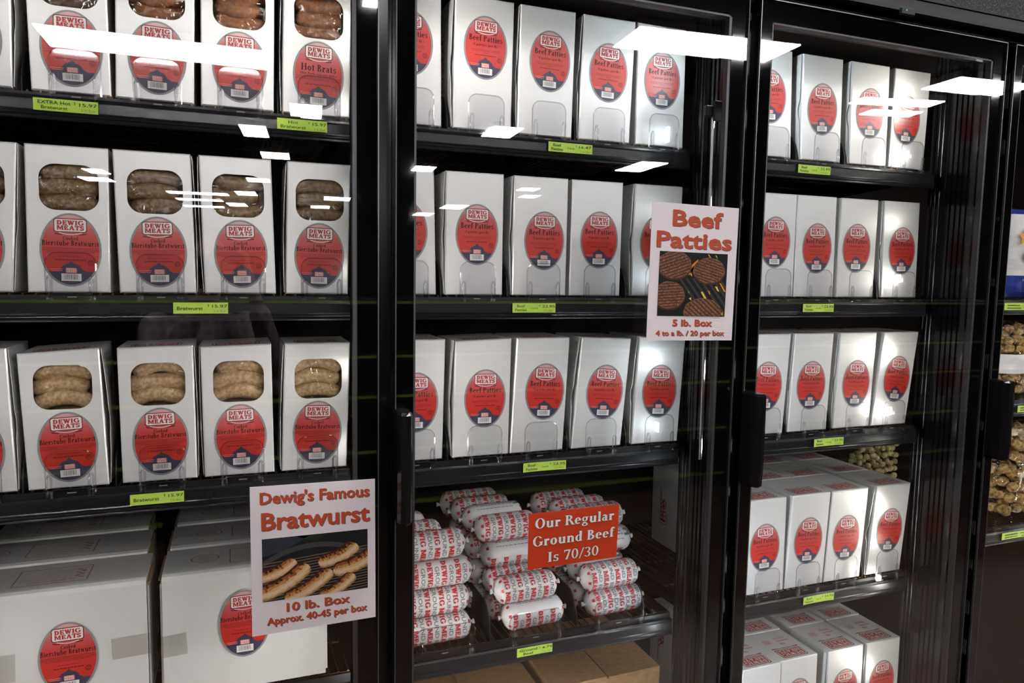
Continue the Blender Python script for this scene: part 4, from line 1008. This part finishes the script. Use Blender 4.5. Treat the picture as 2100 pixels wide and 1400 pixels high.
# ---- bagged food behind the far right door
bagclear = clear('clear_bag_plastic', (.93, .93, .92), 1.5, .10, bump=(40, .8))
bagwhite = add_noise(mat('white_bag_plastic', (.72, .72, .74), .25, .5), (1, 1, 1), bump=.5, dist=.006, nscale=30)
bagblue = add_noise(mat('blue_bag_print', (.03, .05, .30), .25, .5), (1, 1, 1), bump=.5, dist=.006, nscale=30)
nug = add_noise(mat('breaded_nugget', (.50, .33, .12), .9, .1), (1, 1, 1), (.24, .13, .04), (.58, .42, .18), .38, .62, bump=1.0, dist=.004, nscale=90)
pasta = add_noise(mat('pale_curly_fries', (.50, .40, .20), .6, .2), (1, 1, 1), (.30, .24, .10), (.62, .52, .28), .35, .65, bump=.5, dist=.004, nscale=70)
def pillow(w, h, d, m, seed=0, bands=None, k=1.0):
    mb = MB(); R = random.Random(seed); nx, nz = 12, 16
    for s in (-1, 1):
        vs = []
        for j in range(nz + 1):
            for i in range(nx + 1):
                u, v = 2 * i / nx - 1, 2 * j / nz - 1
                q = (max(0, 1 - u ** 4) * max(0, 1 - v ** 6)) ** .6 * d / 2 * k
                vs.append((u * w / 2 * k * (1 - .05 * abs(v) ** 3), s * (q + (R.uniform(-.003, .003) if abs(u) < .95 and abs(v) < .95 else 0)), (v + 1) * h / 2))
        for j in range(nz):
            mm = m
            if bands:
                for z0, z1, bm_ in bands:
                    if z0 <= j / nz < z1: mm = bm_
            mb.add(vs, [], mm) if False else None
            off = j * (nx + 1)
            loc = [vs[off + i] for i in range(nx + 1)] + [vs[off + nx + 1 + i] for i in range(nx + 1)]
            mb.add(loc, [(i, i + 1, nx + 2 + i, nx + 1 + i) for i in range(nx)], mm)
    return mb
def bag(x, y, z, w, h, d, label, kind, tilt=0):
    t = thing('food_bag', label, 'bag', (x, y, z), group='bags of frozen food'); R = random.Random(int(x * 991) + int(z * 77))
    if kind == 'print':
        pillow(w, h, d, bagwhite, 3, [(0, .2, bagblue), (.88, 1.01, bagblue)]).build('printed_bag', t, True)
        mb = MB(); st = [(-.045 + (.030 if i % 2 == 0 else .013) * cos(pi / 2 + i * pi / 5), h * .68 + (.030 if i % 2 == 0 else .013) * sin(pi / 2 + i * pi / 5)) for i in range(10)]
        mb.flat(st, front(-d / 2 - .004), mat('yellow_star_print', (.75, .42, .03), .4, .4))
        mb.flat(oval(.045, .03, 14, .0, h * .45), front(-d / 2 - .004), mat('fried_food_print', (.36, .13, .05), .5, .3)); mb.build('print', t)
    else:
        m = nug if kind == 'nug' else pasta
        rows = 7 if kind == 'nug' else 9; cols_ = 5 if kind == 'nug' else 8
        for j in range(rows):
            for i in range(cols_):
                for sy in (-1, 1):
                    mb = MB(); u = ((i + .5 + .3 * R.uniform(-1, 1)) / cols_ - .5) * .90; v = .04 + (j + .5 + .3 * R.uniform(-1, 1)) / rows * .90
                    q = max(.0, (1 - (2 * u) ** 4) * (1 - (2 * v - 1) ** 6)) ** .6; hd = q * d / 2
                    r_ = min(hd * .48, .0155 if kind == 'nug' else .0095); 
                    if r_ < .004: continue
                    a = R.uniform(0, pi); l = r_ * R.uniform(1.0, 1.5); c = Vector((u * w * .92, sy * (hd - r_ * 1.08), v * h)); e_ = Vector((cos(a) * l, 0, sin(a) * l * .8)); n_ = 7
                    mb.tube([c + e_ * (2 * k / n_ - 1) for k in range(n_ + 1)], [max(r_ * .12, r_ * math.sqrt(max(0, 1 - (2 * k / n_ - 1) ** 2)) * R.uniform(.9, 1.05)) for k in range(n_ + 1)], m, 9)
                    mb.build('nugget' if kind == 'nug' else 'pasta_piece', t, True)
        pillow(w, h, d, bagclear, 5, [(.30, .52, bagwhite)] if kind == 'nug' and z > 1.1 else None).build('clear_bag', t, True)
    return t
bag(2.170, .205, 1.456, .175, .255, .06, 'white printed food bag with blue top and yellow star at the right edge', 'print')
bag(2.185, .205, 1.164, .185, .225, .07, 'clear bag of golden nuggets with white label at the right edge', 'nug')
bag(2.215, .215, .786, .190, .300, .08, 'tall clear bag of golden nuggets on the lowest shelf at the right edge', 'nug')
bag(1.875, .42, .786, .20, .245, .07, 'clear bag of pale pasta pieces behind the fourth shelf boxes', 'pasta')

# ---- ceiling lights of the store: twin tube troffers hung under the ceiling
tubem = mat('fluorescent_diffuser', (.9, .9, .9), .5, .3, emit=(1.0, .965, .97), es=CEIL_STRENGTH)
lampw = mat('white_lamp_housing', (.6, .6, .6), .5, .3)
LIGHTS = [(-.85, -10.2, 2.9, 1.0, .0), (5.85, -7.05, 2.3, .85, .1), (10.9, -7.05, 1.5, .75, .1), (1.37, -13.4, .62, 1.1, .1), (.52, -16.05, .58, 1.4, .1), (5.46, -13.75, .68, 1.2, .1), (1.14, -19.45, .75, 1.1, .1), (10.66, -16.75, .8, 1.9, .1),
          (10.6, -8.3, 1.5, .42, .25), (11.2, -8.95, 1.0, .40, .25), (5.3, -20.0, .65, 1.1, .1), (9.4, -36.5, .95, 2.0, .1), (9.6, -31.5, 1.05, 2.2, .1), (9.95, -23.3, .68, .9, .1), (10.9, -25.5, .68, 1.0, .1), (.9, -25.35, .77, 1.1, .1), (.6, -30.2, .8, 1.6, .1), (.3, -35.9, .85, 1.8, .1), (4.2, -30.5, 1.1, 1.5, .1),
          (4.0, -35.0, .9, 1.4, .1), (-3.95, -25.5, .6, 1.2, .1), (-4.3, -27.9, .95, 1.2, .1), (-1.2, -31.2, 2.3, .9, .1), (-1.25, -34.2, 1.9, .9, .1), (-1.2, -37.9, 1.85, .9, .1), (1.55, -7.2, .30, .45, .1), (2.9, -5.6, .6, .8, 0), (-6.5, -14, 2.3, 1.0, 0), (-.7, -.45, .6, 1.2, 0), (2.3, -.45, .6, 1.2, 0)]  # last two: unseen fixtures added over the aisle to light the photographer's front
for i, (x, y, w, d, rz) in enumerate(LIGHTS):
    t = thing('ceiling_light', f'long fluorescent ceiling light {abs(y):.0f} metres out and {abs(x):.1f} metres to the {"right" if x > 0 else "left"}', 'ceiling light', (x, y, 4.5), rz, 'store ceiling lights')
    mb = MB(); mb.rbox((-w / 2, -d / 2, .02), (w / 2, d / 2, .12), lampw, .02); mb.build('housing', t)
    for s in (-1, 1):
        mb = MB(); mb.rbox((-w / 2 + .02, s * d * .245 - d * .225, .0), (w / 2 - .02, s * d * .245 + d * .225, .021), tubem, .005); mb.build('diffuser', t)

# ---- dark gondola across the aisle, seen only in the glass
gd = thing('gondola_shelving', 'dark store gondola with lime price strips, reflected in the glass doors', 'shelving', (3.5, -3.3, 0))
mb = MB(); mb.box((-2.0, -3.55, 0), (11.0, -3.50, 1.62), blackp); part(mb, 'back_panel', gd)
mb = MB(); mb.box((-2.0, -3.50, 0), (11.0, -3.02, .10), blackp); part(mb, 'base', gd)
for z in (.12, .45, .78, 1.02, 1.34):
    mb = MB(); mb.box((-2.0, -3.50, z - .03), (11.0, -3.0, z), blackp); o = part(mb, 'shelf', gd)
    mb = MB(); mb.box((-2.0, -3.0, z - .028), (11.0, -2.997, z - .012), tagm); q = mb.build('price_strip', o); q.matrix_parent_inverse = Matrix()

# ---- the photographer, seen faintly in the glass
PF = Vector((sin(.30), cos(.30), 0)); PR = Vector((cos(.30), -sin(.30), 0))
PB_ = CAM - PF * .315; PB_.z = 0
ph = thing('person', 'person in a mauve checked shirt and dark trousers raising a camera, reflected in glass', 'person', PB_, -.30)
def fuse(mb, name, parent, m, vox=.008, it=6):
    """melt overlapping closed forms into one continuous skin"""
    o = mb.build('form'); o.data.materials.clear(); o.data.materials.append(m)
    r = o.modifiers.new('r', 'REMESH'); r.mode = 'VOXEL'; r.voxel_size = vox; r.use_smooth_shade = True
    q = o.modifiers.new('s', 'SMOOTH'); q.iterations = it; q.factor = .5
    bpy.context.view_layer.update()
    me = bpy.data.meshes.new_from_object(o.evaluated_get(bpy.context.evaluated_depsgraph_get())); me.name = name
    if not len(me.materials): me.materials.append(m)
    me.polygons.foreach_set('use_smooth', [True] * len(me.polygons))
    bpy.data.objects.remove(o); return link(name, me, parent)
def blob(mb, c, r, m, n=14):
    rings = []
    for i in range(n + 1):
        t = pi * i / n; k = max(.02, sin(t)); rings.append([(c[0] + r[0] * k * cos(2 * pi * j / 18), c[1] + r[1] * k * sin(2 * pi * j / 18), c[2] - r[2] * cos(t)) for j in range(18)])
    mb.loft(rings, m)
def limb(mb, pts, rs, m, n=14):
    P_l = []; R_l = []
    for i in range(len(pts) - 1):
        for k in range(4):
            t = k / 4; P_l.append(Vector(pts[i]).lerp(Vector(pts[i + 1]), t)); R_l.append(rs[i] * (1 - t) + rs[i + 1] * t)
    P_l.append(Vector(pts[-1])); R_l.append(rs[-1]); mb.tube(P_l, R_l, m, n)
    for p, r in zip(pts, rs): blob(mb, p, (r, r, r), m, 8)
def torso(mb, m, g=0.0):
    rings = []
    for z, a, b, y in ((.84, .150, .100, 0), (.92, .160, .108, 0), (1.00, .142, .095, 0), (1.08, .140, .092, .0), (1.18, .160, .102, -.005), (1.26, .168, .100, -.012), (1.315, .135, .078, -.018), (1.345, .060, .055, -.015)):
        rings.append([((a + g) * cos(2 * pi * j / 20), y + (b + g) * sin(2 * pi * j / 20), z) for j in range(20)])
    mb.loft(rings, m)
ARM = {1: [(.160, -.015, 1.285), (.245, .085, 1.075), (.122, .172, 1.405)], -1: [(-.160, -.015, 1.285), (-.205, .125, 1.075), (-.066, .170, 1.378)]}
skin = mat('skin', (.50, .30, .22), .5, .4)
mb = MB(); torso(mb, skin)
for s in (-1, 1):
    limb(mb, ARM[s], [.046, .036, .023], skin)
    limb(mb, [(s * .085, 0, .86), (s * .092, .012, .47), (s * .095, -.005, .085)], [.080, .052, .034], skin)
    limb(mb, [(s * .095, -.01, .06), (s * .105, .13, .03)], [.034, .026], skin)
limb(mb, [(0, -.015, 1.30), (0, .0, 1.42)], [.055, .050], skin)
blob(mb, (0, .030, 1.520), (.074, .092, .112), skin); blob(mb, (0, .060, 1.462), (.050, .058, .050), skin)     # skull and jaw
blob(mb, (0, .126, 1.495), (.012, .018, .020), skin, 8); limb(mb, [(0, .112, 1.535), (0, .130, 1.497)], [.008, .011], skin, 8)
for z, r in ((1.464, .007), (1.455, .008)): limb(mb, [(-.020, .104, z), (0, .113, z), (.020, .104, z)], [.004, r, .004], skin, 8)
for s in (-1, 1):
    blob(mb, (s * .076, .020, 1.505), (.010, .018, .030), skin, 8); limb(mb, [(s * .018, .116, 1.543), (s * .045, .103, 1.541)], [.007, .006], skin, 8)
# right hand on the grip, left hand under the lens
limb(mb, [(.122, .172, 1.405), (.100, .180, 1.455), (.094, .182, 1.490)], [.022, .026, .022], skin)
for k, (z0, l) in enumerate(((1.512, .0), (1.492, .002), (1.472, .0), (1.455, -.004))):
    if k == 0: limb(mb, [(.096, .190, 1.505), (.088, .205, 1.545), (.070, .203, 1.560), (.058, .198, 1.559)], [.010, .0095, .0085, .0075], skin, 8)
    else: limb(mb, [(.098, .195, z0), (.094, .222, z0 + .002), (.074, .234, z0 + .001), (.052 - l, .230, z0)], [.010, .0095, .0085, .0075], skin, 8)
limb(mb, [(.098, .168, 1.470), (.088, .152, 1.500), (.062, .150, 1.512)], [.012, .011, .009], skin, 8)
limb(mb, [(-.066, .170, 1.378), (-.048, .200, 1.415), (-.032, .220, 1.434)], [.022, .027, .022], skin)
for k, (x, l) in enumerate(((-.052, 0), (-.044, .006), (-.028, .008), (-.012, .0))):
    limb(mb, [(x, .228, 1.436), (x * 1.1 - .004, .262 + l, 1.444 + (.006 if k < 2 else 0)), (x * 1.15 - .004, .280 + l * .5, 1.462 + (.012 if k < 2 else -.006))], [.0105, .0095, .0080], skin, 8)
limb(mb, [(-.020, .205, 1.430), (.016, .222, 1.440), (.038, .240, 1.462)], [.013, .011, .009], skin, 8)
fuse(mb, 'body', ph, skin, .006, 3)
shirtm = mat('mauve_checked_cloth', (.42, .34, .38), .85, .2)
N, L, b = nodes(shirtm); tc = N.new('ShaderNodeTexCoord'); wv = N.new('ShaderNodeTexWave'); wv.inputs['Scale'].default_value = 9; wv2 = N.new('ShaderNodeTexWave'); wv2.bands_direction = 'Z'; wv2.inputs['Scale'].default_value = 9
mxs = N.new('ShaderNodeMath'); mxs.operation = 'MULTIPLY'; cr = N.new('ShaderNodeValToRGB'); cr.color_ramp.elements[0].color = (.50, .41, .45, 1); cr.color_ramp.elements[1].color = (.24, .18, .22, 1)
L.new(tc.outputs['Object'], wv.inputs[0]); L.new(tc.outputs['Object'], wv2.inputs[0]); L.new(wv.outputs[1], mxs.inputs[0]); L.new(wv2.outputs[1], mxs.inputs[1]); L.new(mxs.outputs[0], cr.inputs[0]); L.new(cr.outputs[0], b.inputs['Base Color'])
mb = MB(); torso(mb, shirtm, .014)
R = random.Random(9)
for s in (-1, 1):
    a, c, d = [Vector(p) for p in ARM[s]]; w_ = c.lerp(d, .80)
    limb(mb, [a, c, w_], [.060, .050, .038], shirtm)
    for k in range(6):
        p = a.lerp(c, .3 + .14 * k) if k < 5 else c; q = (c - a).normalized().cross(Vector((0, 0, 1))).normalized(); limb(mb, [p + q * .045 + Vector((0, .02, .015)), p - q * .040 + Vector((0, .03, -.02))], [.012, .010], shirtm, 8)
for k in range(5): limb(mb, [(-.10 + .05 * k, .088, 1.24), (-.07 + .035 * k, .094, 1.06), (-.10 + .05 * k, .100, .90)], [.012, .016, .010], shirtm, 8)
fuse(mb, 'shirt', ph, shirtm, .009, 3)
jean = mat('dark_denim', (.02, .025, .04), .85, .2); mb = MB()
rings = [[((a) * cos(2 * pi * j / 20), b_ * sin(2 * pi * j / 20), z) for j in range(20)] for z, a, b_ in ((.78, .165, .108), (.86, .176, .122), (.93, .170, .118))]
mb.loft(rings, jean)
for s in (-1, 1): limb(mb, [(s * .085, 0, .84), (s * .092, .012, .47), (s * .095, -.005, .07)], [.092, .066, .058], jean)
fuse(mb, 'trousers', ph, jean, .009, 2)
for s in (-1, 1):
    mb = MB(); limb(mb, [(s * .095, -.035, .042), (s * .098, .05, .042), (s * .106, .150, .034)], [.040, .043, .034], blackp); mb.box((s * .10 - .042, -.070, .0), (s * .10 + .042, .185, .022), blackp); fuse(mb, 'shoe', ph, blackp, .008, 3)
hairm = mat('dark_brown_hair', (.03, .018, .01), .6, .3); mb = MB()
blob(mb, (0, .012, 1.540), (.084, .094, .104), hairm); blob(mb, (0, -.030, 1.490), (.078, .062, .090), hairm)
for s in (-1, 1): limb(mb, [(s * .072, .045, 1.57), (s * .082, -.005, 1.48), (s * .068, -.035, 1.41)], [.022, .026, .016], hairm, 10)
fuse(mb, 'hair', ph, hairm, .008, 3)
for s in (-1, 1):
    mb = MB(); blob(mb, (s * .031, .1085, 1.528), (.0115, .0085, .0085), mat('eye_white', (.75, .73, .7), .3, .5), 8); blob(mb, (s * .031, .1145, 1.528), (.005, .004, .005), blackp, 6); mb.build('eye', ph, True)
cm = thing('camera', 'black camera held up at the eyes of the photographer, reflected in the glass', 'camera', PB_, -.30)
mb = MB(); mb.rbox((-.068, .172, 1.447), (.072, .212, 1.540), blackp, .008); mb.rbox((-.030, .165, 1.535), (.030, .215, 1.562), blackp, .010); mb.rbox((.045, .205, 1.455), (.078, .222, 1.535), blackp, .007); mb.build('camera_body', cm)
mb = MB(); mb.tube([(-.002, .210, 1.492), (-.002, .222, 1.492), (-.002, .224, 1.492), (-.002, .280, 1.492), (-.002, .283, 1.492), (-.002, .276, 1.492)], [.036, .036, .033, .033, .031, .028], blackp, 28); mb.build('lens', cm, True)
mb = MB(); mb.tube([(.056, .195, 1.538), (.056, .195, 1.546)], .009, blackp, 12); mb.build('shutter_button', cm)
